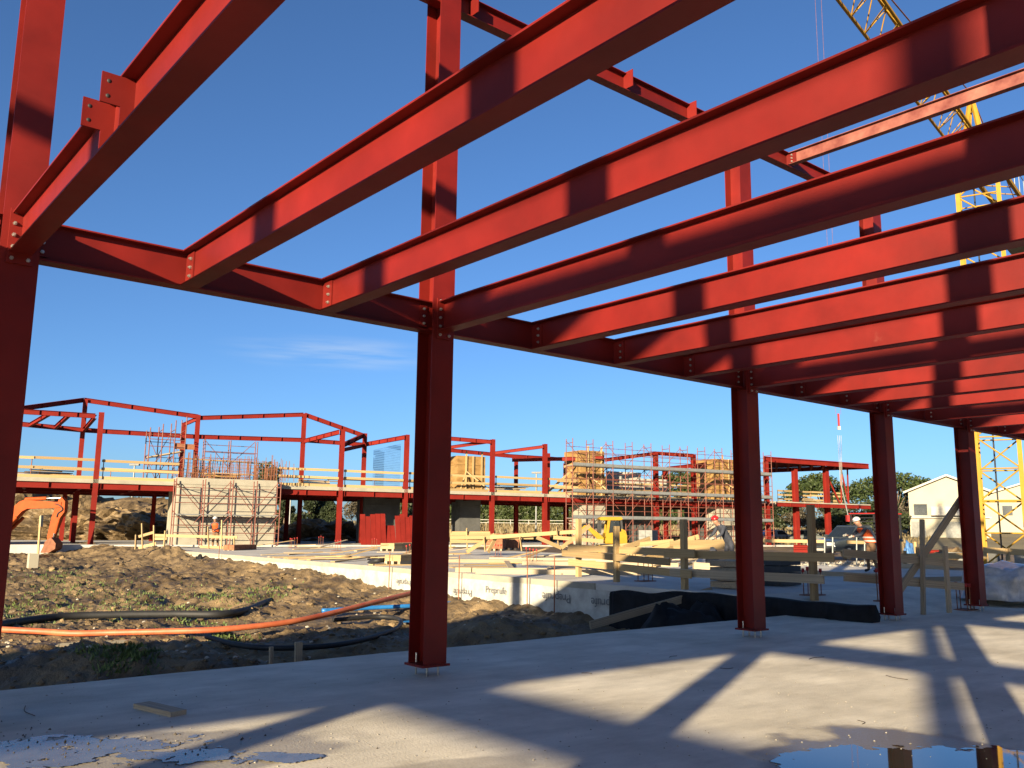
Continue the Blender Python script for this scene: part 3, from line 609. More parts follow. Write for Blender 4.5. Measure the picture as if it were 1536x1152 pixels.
# ------------------------------------------------------------------ pipes and hoses in the mud
def pipe(name, pp, r, m, label, cat, z0=-.5, corr=0, n=12, lift=None):
    pts = []
    for i, (px, py) in enumerate(pp):
        p = onz(px, py, z0)
        if lift: p = onz(px, py, lift[i])
        pts.append(p)
    return tag(MB().tube(smooth(pts, n), r, 10, corr=corr).build(name, m, None, True), label, cat)
pipe('orange_pipe', [(-60, 940), (0, 944), (60, 947), (110, 950), (160, 949), (250, 947), (330, 944), (420, 935), (480, 924), (560, 904), (640, 884)], .06, OPIPE, 'long orange corrugated pipe curving over the mud towards the middle column', 'pipe', corr=.10, n=40,
     lift=[-.60, -.60, -.62, -.64, -.63, -.60, -.57, -.52, -.45, -.30, -.15])
pipe('blue_pipe', [(483, 916), (550, 912), (612, 909), (687, 904)], .055, BPIPE, 'straight blue plastic pipe passing behind the middle column', 'pipe', lift=[-.52, -.50, -.48, -.46])
pipe('black_hose', [(-40, 945), (20, 934), (90, 925), (170, 922), (260, 921), (330, 921), (370, 915), (400, 903), (440, 890), (470, 880), (510, 876), (545, 877), (560, 872)], .085, BLK, 'thick black hose winding through the lit mud', 'hose', z0=-.60, corr=.06, n=24)
pipe('black_hose', [(430, 860), (480, 860), (530, 862), (548, 852), (560, 842), (600, 840)], .08, BLK, 'black hose hanging over the white slab edge', 'hose', lift=[-.52, -.52, -.42, -.1, .40, .40], corr=.06, n=16)
pipe('black_hose', [(310, 955), (360, 968), (430, 972), (520, 965), (590, 945), (600, 930), (570, 925), (500, 930)], .05, BLK, 'thin black hose looping in the shaded mud', 'hose', z0=-.60, n=16)

# ------------------------------------------------------------------ far building: steel frame with concrete decks
fb = thing('steel_building', FP(fs(480), 0, .3), 'long two-storey red steel building frame with concrete deck across the mud', 'steel frame')
ZD = 4.18
def fcol(px, t, zb, py_top, w=.30, parent=fb, pyref=740):
    s = (FB(px, pyref, t)-A0).dot(es); zt = FB(px, py_top, t).z; p = FP(s, t, 0)
    ib('column', V((p.x, p.y, zb)), V((p.x, p.y, zt)), w, w, REDF, parent, upv=et); return s
def fbeam(a, ta, b_, tb, h=.30, parent=fb, name='roof_beam', st=0):
    P_, Q_ = FB(*a, ta), FB(*b_, tb); o = ib(name, P_, Q_, .18, h, REDF, parent)
    for k in range(1, st+1):
        c = P_.lerp(Q_, k/(st+1)); bar('stiffener', c-V((0, 0, h*.46)), c+V((0, 0, h*.46)), .20, .015, REDF, o, upv=(Q_-P_))
    return o
DT = 11.0
# front row, back row
SF = {}
for px, top in ((-70, 610), (142, 618), (510, 644), (608, 652), (738, 659), (817, 666)): SF[px] = fcol(px, 0, .3, top)
for px, top in ((118, 598), (291, 622), (452, 620), (545, 650)): fcol(px, DT*.4, .3, top, .28, pyref=715)
for px in (98, 113, 232, 432, 572, 628, 775, 850): fcol(px, DT-.6, .3, 733, .28)
fcol(272, DT*.45, ZD, 634, .26, pyref=700); fcol(774, DT*.6, .3, 686, .26, pyref=720); fcol(822, DT*.35, .3, 680, .26, pyref=720); fcol(848, DT*.6, .3, 695, .26, pyref=720)
T5 = DT*.4
for a, ta, b_, tb, st in (((30, 613), T5*.2, (126, 600), T5, 2), ((126, 600), T5, (297, 625), T5, 4), ((297, 627), T5, (455, 622), T5, 4), ((457, 622), T5, (547, 654), T5*1.0, 4),
        ((30, 617), 0, (143, 624), 0, 3), ((30, 636), T5, (122, 645), T5, 2), ((122, 645), T5, (293, 655), T5, 4), ((293, 655), T5, (452, 660), T5, 4), ((452, 660), T5, (545, 667), T5, 3),
        ((75, 620), 0, (44, 638), T5, 0), ((104, 622), 0, (82, 642), T5, 0), ((143, 625), 0, (125, 646), T5, 0), ((273, 638), DT*.45, (296, 628), T5, 0),
        ((455, 662), T5, (509, 648), 0, 4), ((510, 670), 0, (545, 653), T5, 2), ((510, 676), 0, (546, 668), T5, 0), ((546, 667), T5, (607, 656), 0, 4),
        ((640, 655), 1, (737, 663), 0, 3), ((640, 676), 2, (737, 662), 0, 0), ((640, 672), T5, (765, 684), T5, 4), ((765, 684), T5, (862, 690), T5, 3), ((739, 680), T5*.7, (815, 670), 0, 0),
        ((768, 690), T5*.9, (862, 688), T5*.3, 2), ((862, 688), T5*.3, (906, 686), 0, 0), ((907, 690), 0, (984, 680), 0, 2), ((986, 680), 0, (1040, 684), 0, 3)):
    fbeam(a, ta, b_, tb, .30 if st else .24, st=st)
for px, top in ((984, 678), (1041, 682)): SF[px] = fcol(px, 0, .3, top, .34)
for px, top in ((998, 702), (1058, 694), (1072, 700)): fcol(px, 4, .3, top, .3, pyref=720)
fbeam((1000, 703), 4, (1062, 696), 4, .35); fbeam((1041, 700), 0, (1085, 692), 4, .4)
# deck edge girders bay by bay, deck slab, under-deck beams
ks = sorted(SF.values()); smax = fs(1160)
for a, b_ in zip(ks, ks[1:]+[smax]):
    if b_-a < .5: continue
    gd = ib('deck_girder', FP(a+.18, 0, ZD-.42), FP(b_-.18, 0, ZD-.42), .22, .36, REDF, fb); nst = max(1, int((b_-a)/2))
    for k in range(nst+1):
        s = a+.3+(b_-a-.6)*k/nst; bar('stiffener', FP(s, 0, ZD-.59), FP(s, 0, ZD-.25), .235, .02, REDF, gd, upv=es)
dk = slab  # alias
d0, d1 = fs(-90), smax
db = MB(); q = [FP(d0, -.15, 0), FP(d1, -.15, 0), FP(d1, DT, 0), FP(d0, DT, 0)]
db.add([V((p.x, p.y, ZD-.235)) for p in q]+[V((p.x, p.y, ZD)) for p in q], [(3, 2, 1, 0), (4, 5, 6, 7), (0, 1, 5, 4), (1, 2, 6, 5), (2, 3, 7, 6), (3, 0, 4, 7)])
db.build('deck', CONC, fb)
s = d0+1
while s < d1:
    ib('under_beam', FP(s, .2, ZD-.42), FP(s, DT-.2, ZD-.42), .18, .34, REDF, fb); s += 3.0
for t_ in (T5, DT-.6): ib('under_beam', FP(d0, t_, ZD-.5), FP(d1, t_, ZD-.5), .2, .36, REDF, fb)
# its floor on the ground
gsl = MB(); q = [FP(d0, -1.2, 0), FP(fs(1320), -1.2, 0), FP(fs(1320), DT+2, 0), FP(d0, DT+2, 0)]
gsl.add([V((p.x, p.y, -.4)) for p in q]+[V((p.x, p.y, .31)) for p in q], [(3, 2, 1, 0), (4, 5, 6, 7), (0, 1, 5, 4), (1, 2, 6, 5), (2, 3, 7, 6), (3, 0, 4, 7)])
tag(gsl.build('building_floor', RAFT), kind='structure')

# right wing with the tapering canopy
rw = thing('steel_canopy', FP(fs(1215), 0, .3), 'red steel wing with tapering flat canopy at the right end of the building', 'steel frame')
for px, top in ((1193, 703), (1240, 704), (1150, 692)): fcol(px, 1.2 if px != 1150 else 0, .3, top, .42 if px != 1150 else .36, rw)
ca, cb = FB(1146, 689, 0), FB(1303, 700, 0); cc = FB(1148, 706, 7.5)
bar('canopy_beam', ca, cb, .25, .42, REDF, rw, 'ibeam'); bar('canopy_beam', cc, cb+V((0, 0, -.02)), .25, .42, REDF, rw, 'ibeam')
for k in range(9):
    f = k/9; P_ = ca.lerp(cb, f); Q_ = cc.lerp(cb, f); ib('canopy_joist', P_-V((0, 0, .02)), Q_-V((0, 0, .02)), .2, .38, REDF, rw)
cm = MB(); cm.add([ca+V((0, 0, .22)), cb+V((0, 0, .22)), cc+V((0, 0, .22)), ca+V((0, 0, .28)), cb+V((0, 0, .28)), cc+V((0, 0, .28))], [(2, 1, 0), (3, 4, 5), (0, 1, 4, 3), (1, 2, 5, 4), (2, 0, 3, 5)]); cm.build('canopy_deck', REDF, rw)
fbeam((1164, 756.5), 0, (1306, 761), 0, .34, rw, 'deck_girder', 6)
q = [FB(1164, 753, 0), FB(1306, 758.5, 0), FB(1306, 758.5, 0)+et*5, FB(1164, 753, 0)+et*7]
wd = MB(); zt = [p.z for p in q]; wd.add([V((p.x, p.y, ZD-.26)) for p in q]+[V((p.x, p.y, ZD)) for p in q], [(3, 2, 1, 0), (4, 5, 6, 7), (0, 1, 5, 4), (1, 2, 6, 5), (2, 3, 7, 6), (3, 0, 4, 7)]); wd.build('deck', CONC, rw)
for a, b_ in (((1237, 706), (1260, 755)), ((1262, 704), (1262, 754)), ((1262, 706), (1273, 756)), ((1271, 703), (1273, 757))): rod('prop', FB(*a, 1.5), FB(*b_, 1.5), .16, REDF, rw)

# ------------------------------------------------------------------ guardrails on the decks
def guard(name, pxs, t, label, rails=(.62, 1.15), toe=True, col=WOOD, parent_z=ZD, post=RUST):
    S = [fs(p, t) for p in pxs]; th = thing('guardrail', FP(S[0], t, parent_z), label, 'guardrail')
    for a, b_ in zip(S[:-1], S[1:]):
        n_ = max(1, round((b_-a)/4))
        for k in range(n_):
            u, v = a+(b_-a)*k/n_, a+(b_-a)*(k+1)/n_
            for r_ in rails: bar('rail', FP(u-.1, t+.05*(k % 2), parent_z+r_+random.uniform(-.03, .03)), FP(v+.1, t+.05*(k % 2), parent_z+r_+random.uniform(-.03, .03)), .04, .16, col, th)
            if toe: bar('toe_board', FP(u, t, parent_z+.10), FP(v, t, parent_z+.10), .04, .18, col, th)
            rod('post', FP(u, t+.06, parent_z), FP(u, t+.06, parent_z+rails[-1]+.1), .055, post, th)
guard('g', [-60, 136], .1, 'pale timber guardrail on the front deck edge left of the first front column')
guard('g', [150, 262], .1, 'pale timber guardrail running from the first front column to the concrete wall')
guard('g', [418, 504], .1, 'pale timber guardrail between the concrete wall and the peaked roof column')
guard('g', [516, 602], .1, 'pale timber guardrail before the hanging steel mesh')
guard('g', [614, 732], .1, 'pale timber guardrail before the first plywood box')
guard('g', [744, 811], .1, 'pale timber guardrail between two front columns right of the first plywood box')
guard('g', [823, 866], .1, 'pale timber guardrail beside the scaffold end')
guard('g', [-60, 262], DT-.2, 'far timber guardrail along the back of the left deck')
guard('g', [418, 860], DT-.2, 'far timber guardrail along the back of the middle deck')
guard('g', [1168, 1264], 3.2, 'thick timber guardrail under the tapering canopy', rails=(.4, .8, 1.15))
guard('g', [905, 1072], 2.2, 'timber guardrail behind the scaffold between the plywood boxes')

# ------------------------------------------------------------------ concrete walls, formwork, reinforcement
def fbox(name, px0, px1, t0, t1, z0, z1, m, parent):
    a, b_ = fs(px0, t0), fs(px1, t0); q = [FP(a, t0, 0), FP(b_, t0, 0), FP(b_, t1, 0), FP(a, t1, 0)]
    return MB().add([V((p.x, p.y, z0)) for p in q]+[V((p.x, p.y, z1)) for p in q], [(3, 2, 1, 0), (4, 5, 6, 7), (0, 1, 5, 4), (1, 2, 6, 5), (2, 3, 7, 6), (3, 0, 4, 7)]).build(name, m, parent)
cw = thing('concrete_wall', FP(fs(335, -1), -1, .3), 'pale cast concrete core wall with starter bars on top behind a scaffold', 'wall')
W0, W1 = fs(268, -1), fs(413, -1)
for k in range(6):
    z0 = .3+k*.62; q0 = fbox('wall_lift', 268, 413, -1, -.6, z0+.006, min(z0+.614, 4.25), CONC, cw)
fbox('wall_core', 266, 414, -.97, 3.5, .3, 3.95, CONC, cw); fbox('wall_cap', 262, 414, -1.04, 3.4, 4.02, 4.42, CONC, cw)
rb = MB(); rr = random.Random(3)
for i in range(150):
    s = rr.uniform(W0+.1, W1+1.2); t_ = rr.choice((-.95, -.75, 2.9, 3.2)); h = rr.uniform(.9, 1.7); p = FP(s, t_, 4.4); q = FP(s+rr.uniform(-.06, .06), t_, 4.4+h); rb.bar(p, q, .028, .028)
for z in (4.75, 5.15, 5.6): rb.bar(FP(W0, -.95, z), FP(W1, -.95, z), .025, .025); rb.bar(FP(W0, 3, z), FP(W1, 3, z), .025, .025)
tag(rb.build('starter_bars', RUST, cw), kind='stuff')
bar('rail', FP(W0+.2, -.7, 5.62), FP(W1-.3, -.7, 5.5), .1, .09, WOODO, cw)
def formwork(px0, px1, t0, t1, pytop, label, base=True):
    zt = FB(px0, pytop, t0).z; S0, S1 = fs(px0, t0), fs(px1, t0); th = thing('formwork_box', FP((S0+S1)/2, t0, ZD), label, 'formwork')
    n_ = 4
    for k in range(n_):
        z0 = ZD+(zt-ZD)*k/n_; fbox('panel', px0, px1, t0, t1, z0+.008, ZD+(zt-ZD)*(k+1)/n_-.008, PLY, th)
    for f in (.3, .55, .86): bar('stud', FP(S0+(S1-S0)*f, t0-.06, ZD), FP(S0+(S1-S0)*f, t0-.06, zt+.35*(f != .55)), .12, .1, WOOD, th, upv=es)
    for a, b_ in ((.3, -1.0), (.3, 1.2)): bar('strut', FP(S0+(S1-S0)*a, t0-.1, ZD+1.6), FP(S0+(S1-S0)*(a+b_*.5), t0-1.6, ZD+.05), .1, .1, WOOD, th)
    return th
formwork(685, 727, 2.0, 4.2, 683, 'tall orange plywood formwork box near the middle column with timber struts')
formwork(871, 907, .5, 3, 675, 'tall plywood formwork box at the left end of the long scaffold')
formwork(1073, 1112, .5, 3, 688, 'tall plywood formwork box partly hidden behind the second near column')
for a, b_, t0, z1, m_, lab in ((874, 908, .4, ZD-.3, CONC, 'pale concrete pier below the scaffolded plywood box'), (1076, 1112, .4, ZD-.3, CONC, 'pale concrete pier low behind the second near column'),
        (690, 721, 3.5, ZD-.3, CONC_SHADE_CRATE, 'shade-coloured concrete pier under the deck below the first plywood box'), (546, 600, 4.0, ZD-.3, CONC_SHADE_CRATE, 'shade-coloured concrete core under the deck behind red formwork panels'),
        (908, 982, 4.5, ZD-.3, CONC_SHADE_CRATE, 'shade-coloured wide concrete wall under the deck behind the scaffold'), (1043, 1074, 5, ZD-.3, CONC_SHADE_CRATE, 'shade-coloured concrete wall beside the second far pier')):  # the under-deck pieces carry the deck's shade in their colour
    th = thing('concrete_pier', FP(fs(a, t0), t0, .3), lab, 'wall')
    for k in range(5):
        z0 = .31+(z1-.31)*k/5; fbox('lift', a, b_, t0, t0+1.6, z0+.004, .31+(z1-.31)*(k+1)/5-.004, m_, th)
for a, b_, z0, z1, lab in ((914, 962, ZD, 6.4, 'white concrete upper wall behind the scaffold left of the red column'), (962, 1003, ZD, 5.9, 'lower white concrete upper wall right of a red column behind the scaffold')):
    th = thing('concrete_wall', FP(fs(a, 3), 3, ZD), lab, 'wall'); fbox('wall_panel', a, b_, 3, 3.5, z0, z0+.9, WHITEP, th); fbox('wall_panel', a, b_, 3.01, 3.5, z0+.92, z1, WHITEP, th)
# red formwork panels leaning on the shade-coloured core
th = thing('panel_stack', FP(fs(570, -.4), -.4, .3), 'stack of red steel formwork panels leaning against the shade-coloured core', 'formwork')
for k in range(11):
    s0 = fs(546, -1)+k*.36; hgt = random.uniform(1.9, 2.3) if k not in (5, 6) else 1.3
    p = FP(s0, -1.2, .32); bar('panel', p, p+et*.45+V((0, 0, hgt)), .07, .34, REDF, th, upv=es)
# hanging steel mesh
m0, m1 = FB(561, 675, 3), FB(601, 666, 3); mz = FB(561, 728, 3)
th = thing('steel_mesh', mz, 'grey-blue steel reinforcement mesh standing upright on the deck', 'mesh')
mm = MB(); nX, nZ = 26, 18
for i in range(nX+1):
    T_ = m0.lerp(m1, i/nX); B_ = V((T_.x, T_.y, ZD)); mm.bar(T_, B_, .02, .02)
for j in range(nZ+1):
    f = j/nZ; a = V((m0.x, m0.y, ZD+(m0.z-ZD)*f)); b_ = V((m1.x, m1.y, ZD+(m1.z-ZD)*f)); mm.bar(a, b_, .02, .02)
tag(mm.build('wire_grid', BLUE, th), kind='stuff')

# ------------------------------------------------------------------ scaffolds
def scaffold(label, S, t0, dep_, z0, levels, ztop, decks, brace=True, m=SCAF, dz=2.0, toe=True):
    th = thing('scaffold', FP(S[0], t0, z0), label, 'scaffold')
    for i, s in enumerate(S):
        fz = ztop if not callable(ztop) else ztop(i)
        for t_ in (t0, t0+dep_): rod('upright', FP(s, t_, z0), FP(s, t_, fz), .07, m, th)
        z = z0+dz
        while z < fz+.05:
            rod('transom', FP(s, t0, min(z, fz-.35)), FP(s, t0+dep_, min(z, fz-.35)), .055, m, th); z += dz
    for i, (a, b_) in enumerate(zip(S[:-1], S[1:])):
        for z in levels:
            for t_ in (t0, t0+dep_): rod('ledger', FP(a, t_, z+1.0), FP(b_, t_, z+1.0), .045, m, th)
            rod('ledger', FP(a, t0, z+.55), FP(b_, t0, z+.55), .045, m, th); rod('ledger', FP(a, t0+dep_, z+1.5), FP(b_, t0+dep_, z+1.5), .04, m, th)
            if brace: rod('brace', FP(a if i % 2 else b_, t0+dep_, z+.05), FP(b_ if i % 2 else a, t0+dep_, z+dz-.1), .045, m, th)
            if brace: rod('brace', FP(b_, t0, z-.05), FP(b_-.55, t0, z-.7), .045, m, th)
        for z in decks:
            pb = bar('platform', FP(a+.02, t0+dep_/2, z), FP(b_-.02, t0+dep_/2, z), dep_, .06, GALV, th)
            if toe: bar('toe_board', FP(a+.02, t0-.03, z+.12), FP(b_-.02, t0-.03, z+.12), .03, .22, GALV, pb)
    return th
Sm = [fs(858, -1.6)+(fs(1158, -1.6)-fs(858, -1.6))*k/11 for k in range(12)]
scaffold('long red tube scaffold with three grey walkways along the right facade', Sm, -1.7, .95, .3, (.5, 2.4, 4.4, 6.4), 8.45, (2.35, 4.35, 6.35))
Sw = [fs(262, -2.3), fs(306, -2.3), fs(348, -2.3), fs(384, -2.3), fs(420, -2.3)]
scaffold('red scaffold with one walkway standing against the pale concrete wall', Sw, -2.3, .95, .3, (.5, 2.3), 4.3, (2.15,), toe=False)
St = [fs(216, 1.2), fs(235, 1.2), fs(254, 1.2), fs(270, 1.2)]
scaffold('red scaffold tower with a sloping boarded ramp left of the concrete wall', St, .9, 2.2, ZD, (ZD+.2, ZD+1.7), lambda i: 7.6+.28*i, (), dz=1.7)
tw = bpy.data.objects['scaffold.002']
bar('ramp', FP(St[0], 2, 5.75), FP(St[3], 2, 6.25), 1.2, .08, WOODO, tw); bar('side_board', FP(St[2], 1, 6.5), FP(St[3]+.6, 1, 6.5), .04, .35, BRICK, tw)
Sb = [fs(303, 3.2), fs(342, 3.2), fs(383, 3.2)]
scaffold('light scaffold of three slim frames standing behind the starter bars', Sb, 3.6, .7, ZD, (ZD+1.3,), 7.3, ())
# stair flight of timber at the left scaffold end
th = thing('timber_ramp', FB(850, 738, -.6), 'timber raking struts and ramp climbing to the plywood box', 'ramp')
for a, b_ in (((822, 738), (858, 705)), ((838, 738), (868, 708)), ((848, 738), (872, 712)), ((846, 700), (906, 684)), ((836, 722), (868, 722)), ((830, 732), (866, 732))): bar('plank', FB(*a, .8), FB(*b_, .8), .06, .16, WOOD, th)

# ------------------------------------------------------------------ tower crane
CB = gnd(1507, 36, .3); cr = thing('tower_crane', CB, 'yellow lattice tower crane with its jib passing high overhead', 'crane')
mw_ = 1.55; rz = math.radians(20); ex_, ey_ = V((math.cos(rz), math.sin(rz), 0)), V((-math.sin(rz), math.cos(rz), 0))
MH = 16.9
def mc(i, j, z): return CB+ex_*(i*mw_/2)+ey_*(j*mw_/2)+V((0, 0, z))
for i in (-1, 1):
    for j in (-1, 1): bar('mast_leg', mc(i, j, 0), mc(i, j, MH), .17, .17, YEL, cr, upv=ex_)
nb = 13
for k in range(nb):
    z0, z1 = MH*k/nb, MH*(k+1)/nb
    for (a, b_) in (((-1, -1), (1, -1)), ((1, -1), (1, 1)), ((1, 1), (-1, 1)), ((-1, 1), (-1, -1))):
        if k % 2: a, b_ = b_, a
        rod('mast_brace', mc(*a, z0), mc(*b_, z1), .07, YEL, cr); rod('mast_rail', mc(*a, z1), mc(*b_, z1), .065, YEL, cr)
rod('ladder_rail', mc(-.2, .2, 0), mc(-.2, .2, MH), .06, BLK, cr); rod('ladder_rail', mc(.15, .2, 0), mc(.15, .2, MH), .06, BLK, cr)
for k in range(60): rod('ladder_rung', mc(-.2, .2, k*.32), mc(.15, .2, k*.32), .035, BLK, cr)
for i in (-1, 1): slab('ballast', CB+V((-1.6, i*1.4-.5, 0)), CB+V((1.6, i*1.4+.5, .5)), GREYB, cr)
jh = MH+.7
jn = dep(1292, 4, 1); JP = CB+V((0, 0, jh))
# the jib heads over the near frame: find its horizontal direction from where it leaves the picture
d_ = ray(1300, 12); tt = (JP.z-CAM.z)/d_.z; jt = CAM+d_*tt; jd = V((jt.x-JP.x, jt.y-JP.y, 0)); jl = jd.length; jd.normalize(); jp_ = V((-jd.y, jd.x, 0))
JL, CJ = jl+14, 11
def jc(u, v, z): return JP+jd*u+jp_*v+V((0, 0, z))
for v, z in ((-.55, 0), (.55, 0), (0, 1.0)): bar('jib_chord', jc(0, v, z), jc(JL, v, z), .085, .085, YEL, cr)
n_ = int(JL/1.25)
for k in range(n_):
    u0, u1 = JL*k/n_, JL*(k+1)/n_; um = (u0+u1)/2
    for v in (-.55, .55): rod('jib_brace', jc(u0, v, 0), jc(um, 0, 1.0), .045, YEL, cr); rod('jib_brace', jc(um, 0, 1.0), jc(u1, v, 0), .045, YEL, cr)
    rod('jib_brace', jc(u0, -.55, 0), jc(u1, .55, 0), .05, YEL, cr)
for v in (-.6, .6): bar('counter_jib_chord', jc(0, v, 0), jc(-CJ, v, 0), .14, .2, YEL, cr)
for k in range(9): rod('counter_jib_brace', jc(-CJ*k/9, -.6, 0), jc(-CJ*(k+1)/9, .6, 0), .06, YEL, cr); rod('handrail', jc(-CJ*k/9, .65, .1), jc(-CJ*k/9, .65, 1.1), .04, GALV, cr)
rod('handrail', jc(0, .65, 1.1), jc(-CJ, .65, 1.1), .04, GALV, cr); bar('counterweight', jc(-CJ+.2, 0, -.9), jc(-CJ+2.4, 0, -.9), 1.3, 1.6, GREYB, cr)
ap = jc(.0, 0, 3.0)
for a in ((-.6, -.5), (-.6, .5), (.6, -.5), (.6, .5)): bar('tower_top_leg', jc(a[0], a[1], -.6), ap, .13, .13, YEL, cr)
for k in range(1, 4): f = k/4; rod('tower_top_rail', jc(-.6, -.5, -.6).lerp(ap, f), jc(.6, .5, -.6).lerp(ap, f), .06, YEL, cr)
rod('pendant', ap, jc(JL*.62, 0, 1.05), .05, RUST, cr); rod('pendant', ap, jc(-CJ+1, 0, .3), .05, RUST, cr)
# the hoist rope: two falls running from the trolley down to the hook above the canopy
hb = dep(1258, 632, 62); hd = (hb-JP); hu = hd.dot(jd)
hk = thing('crane_hook', hb, 'crane hook block with long chain slings hanging above the canopy', 'hook')
for o_ in (-.18, .18): rod('hoist_rope', hb+rt*o_+V((0, 0, .5)), hb+rt*(o_*1.3)+V((0, 0, 34)), .022, RUST, hk)
bar('hook_block', hb-V((0, 0, .35)), hb+V((0, 0, .55)), .08, .12, DRED, hk, upv=rt); bar('hook_plate', hb+V((0, 0, -.6)), hb+V((0, 0, -.35)), .12, .2, WHITEP, hk, upv=rt)
e1 = dep(1262, 728, 62); e2 = dep(1273, 777, 62)
for o_ in (-.12, 0, .12): rod('sling', hb+rt*o_-V((0, 0, 1)), e1+rt*o_*.5, .03, WHITEP, hk)
rod('sling', e1, e2, .09, GALV, hk); bar('sling_hook', e2-V((0, 0, .25)), e2+V((0, 0, .2)), .35, .3, DRED, hk, upv=rt)

# ------------------------------------------------------------------ earth mounds
for px, d, w_, h_, sd_, lab in ((35, 77, 11, 4.1, 1, 'big brown earth mound rising behind the excavator arm'), (165, 75, 9, 3.0, 2, 'broad earth mound under the left deck'), (240, 73, 5, 2.2, 5, 'small earth mound left of the concrete wall'), (490, 76, 5.5, 1.6, 3, 'low lumpy earth heap under the middle deck'), (560, 78, 4, 1.1, 6, 'flat earth heap left of the shade-coloured core')):
    p = gnd(px, d, .1); tag(blobmesh((p.x, p.y, .0), w_, 5, h_, sd_*3.3, MUD, 'earth_mound', None, 6, .55, 1.5), lab, 'mound')

# ------------------------------------------------------------------ trees, hedge, grass
def leaf_cloud(b, pts, size, up_bias=.3):
    for p in pts:
        n_ = V(rng.normal(size=3)); n_.z += up_bias; n_.normalize(); a = n_.orthogonal().normalized(); a = Matrix.Rotation(rng.uniform(0, 6.28), 3, n_) @ a; c = n_.cross(a); s_ = size*rng.uniform(.6, 1.4)
        b.add([p+a*s_, p+c*s_*.55, p-a*s_, p-c*s_*.55], [(0, 1, 2, 3)])
def tree(name, c, h, r, m, label, kind='round', n=2600, size=.16, group=None):
    th = thing(name, c, label, 'tree', group); b = MB(); clumps = []
    if kind == 'pine':                              # umbrella pine
        z0 = h*.45
        for k in range(26): a = rng.uniform(0, 6.28); q = r*math.sqrt(rng.random()); clumps.append((V((q*math.cos(a), q*math.sin(a), z0+(h-z0)*(.25+.55*(1-(q/r)**2)))), r*.30, r*.2))
    elif kind == 'conifer':
        for k in range(30): f = rng.random()**.8; a = rng.uniform(0, 6.28); q = r*(1-f)*rng.uniform(.4, 1); clumps.append((V((q*math.cos(a), q*math.sin(a), h*.08+h*.9*f)), r*.34*(1.15-f), h*.09))
    else:
        for k in range(22): v = V(rng.normal(size=3)).normalized()*rng.random()**.4; clumps.append((V((v.x*r*.8, v.y*r*.8, h*.56+v.z*h*.36)), r*.36, h*.13))
    per = max(20, n//len(clumps)); pts = []
    for cc_, rr_, rz_ in clumps:
        for k in range(per):
            v = V(rng.normal(size=3)).normalized()*(.55+.5*rng.random()); pts.append(c+cc_+V((v.x*rr_, v.y*rr_, v.z*rz_)))
    leaf_cloud(b, pts, size); b.build('crown', m, th)
    tb = MB(); tb.tube([c-V((0, 0, .4)), c+V((.05*r, 0, h*.3)), c+V((0, .06*r, h*.6))], [h*.032, h*.024, h*.012], 7)
    for cc_, rr_, rz_ in clumps[:9]: tb.tube([c+V((0, 0, h*.36)), c+cc_*.55+V((0, 0, h*.18)), c+cc_], [h*.012, h*.008, h*.003], 5)
    tb.build('trunk', BARK, th, True)
for px, d, h, r, m, kd, lab in ((150, 165, 4.4, 4.5, DARKL, 'round', 'dark round tree beyond the mounds left of its taller neighbour'), (192, 160, 5.0, 5, DARKL, 'round', 'taller dark tree beyond the mounds under the left deck'), (225, 150, 3.8, 4, DARKL, 'round', 'dark tree beyond the mounds nearest the concrete wall'),
        (395, 112, 9.0, 2.3, DARKL, 'round', 'dark tree rising above the deck right of the starter bars'), (305, 118, 8.6, 3.0, BARE, 'round', 'brown autumn tree behind the starter bars'), (345, 120, 7.6, 2.6, BARE, 'round', 'small brown tree behind the light scaffold'),
        (425, 112, 5.2, 2.2, DARKL, 'conifer', 'dark conifer under the deck beside the concrete wall'), (462, 110, 5.6, 2.4, DARKL, 'conifer', 'tall dark conifer left of the light pole under the deck'), (480, 113, 5.2, 2.3, DARKL, 'conifer', 'middle dark conifer of the group under the deck'), (497, 110, 4.8, 2.4, DARKL, 'conifer', 'dark conifer nearest the peaked roof column'),
        (542, 105, 5.6, 2.6, BARE, 'round', 'pale half bare tree between two front columns'), (578, 108, 5.0, 2.4, BARE, 'round', 'half bare tree behind the red formwork panels'), (625, 112, 5.4, 2.2, DARKL, 'conifer', 'dark conifer left of the middle near column'),
        (1018, 125, 9.2, 4.2, PINE, 'pine', 'green pine crown seen through the scaffold'), (900, 135, 8.6, 4.0, PINE, 'pine', 'pine crown behind the first scaffolded plywood box'), (1075, 130, 8.0, 4, PINE, 'pine', 'pine crown beside the second near column'),
        (1236, 122, 8.8, 4.6, PINE, 'pine', 'umbrella pine under the tapering canopy'), (1345, 116, 8.3, 6.4, PINE, 'pine', 'wide umbrella pine behind the third near column'), (1378, 108, 5.6, 2.2, BARE, 'round', 'bare tree beside the cream house'),
        (1175, 112, 4.6, 3.2, DARKL, 'round', 'dark bush mass left of the canopy columns'), (1212, 108, 4.4, 3.0, BARE, 'round', 'bare brown bush between the canopy columns'), (1262, 106, 4.8, 3.2, DARKL, 'round', 'dark bush below the crane sling'), (1295, 104, 5.2, 3.2, DARKL, 'round', 'dark bush behind the pickup rack'), (1330, 103, 4.8, 3, DARKL, 'round', 'dark bush behind the third near column'), (1365, 118, 6.3, 3.6, PINE, 'round', 'green tree just left of the cream house'),
        (1130, 115, 4.4, 3.0, DARKL, 'round', 'dark bush behind the end of the scaffold')):
    tree('pine_tree' if kd == 'pine' else 'conifer' if kd == 'conifer' else 'leafy_tree', gnd(px, d, gz(d)-.2), h, r, m, lab, kd, 5600 if kd == 'pine' else 3200, .20 if m is not BARE else .13)
hg = thing('cypress_hedge', gnd(740, 150, 1.9), 'tall clipped cypress hedge standing across the field', 'hedge')
hb_ = MB(); a, b_ = gnd(560, 150, 1.9), gnd(1090, 165, 1.9); pts = []; nseg = 130
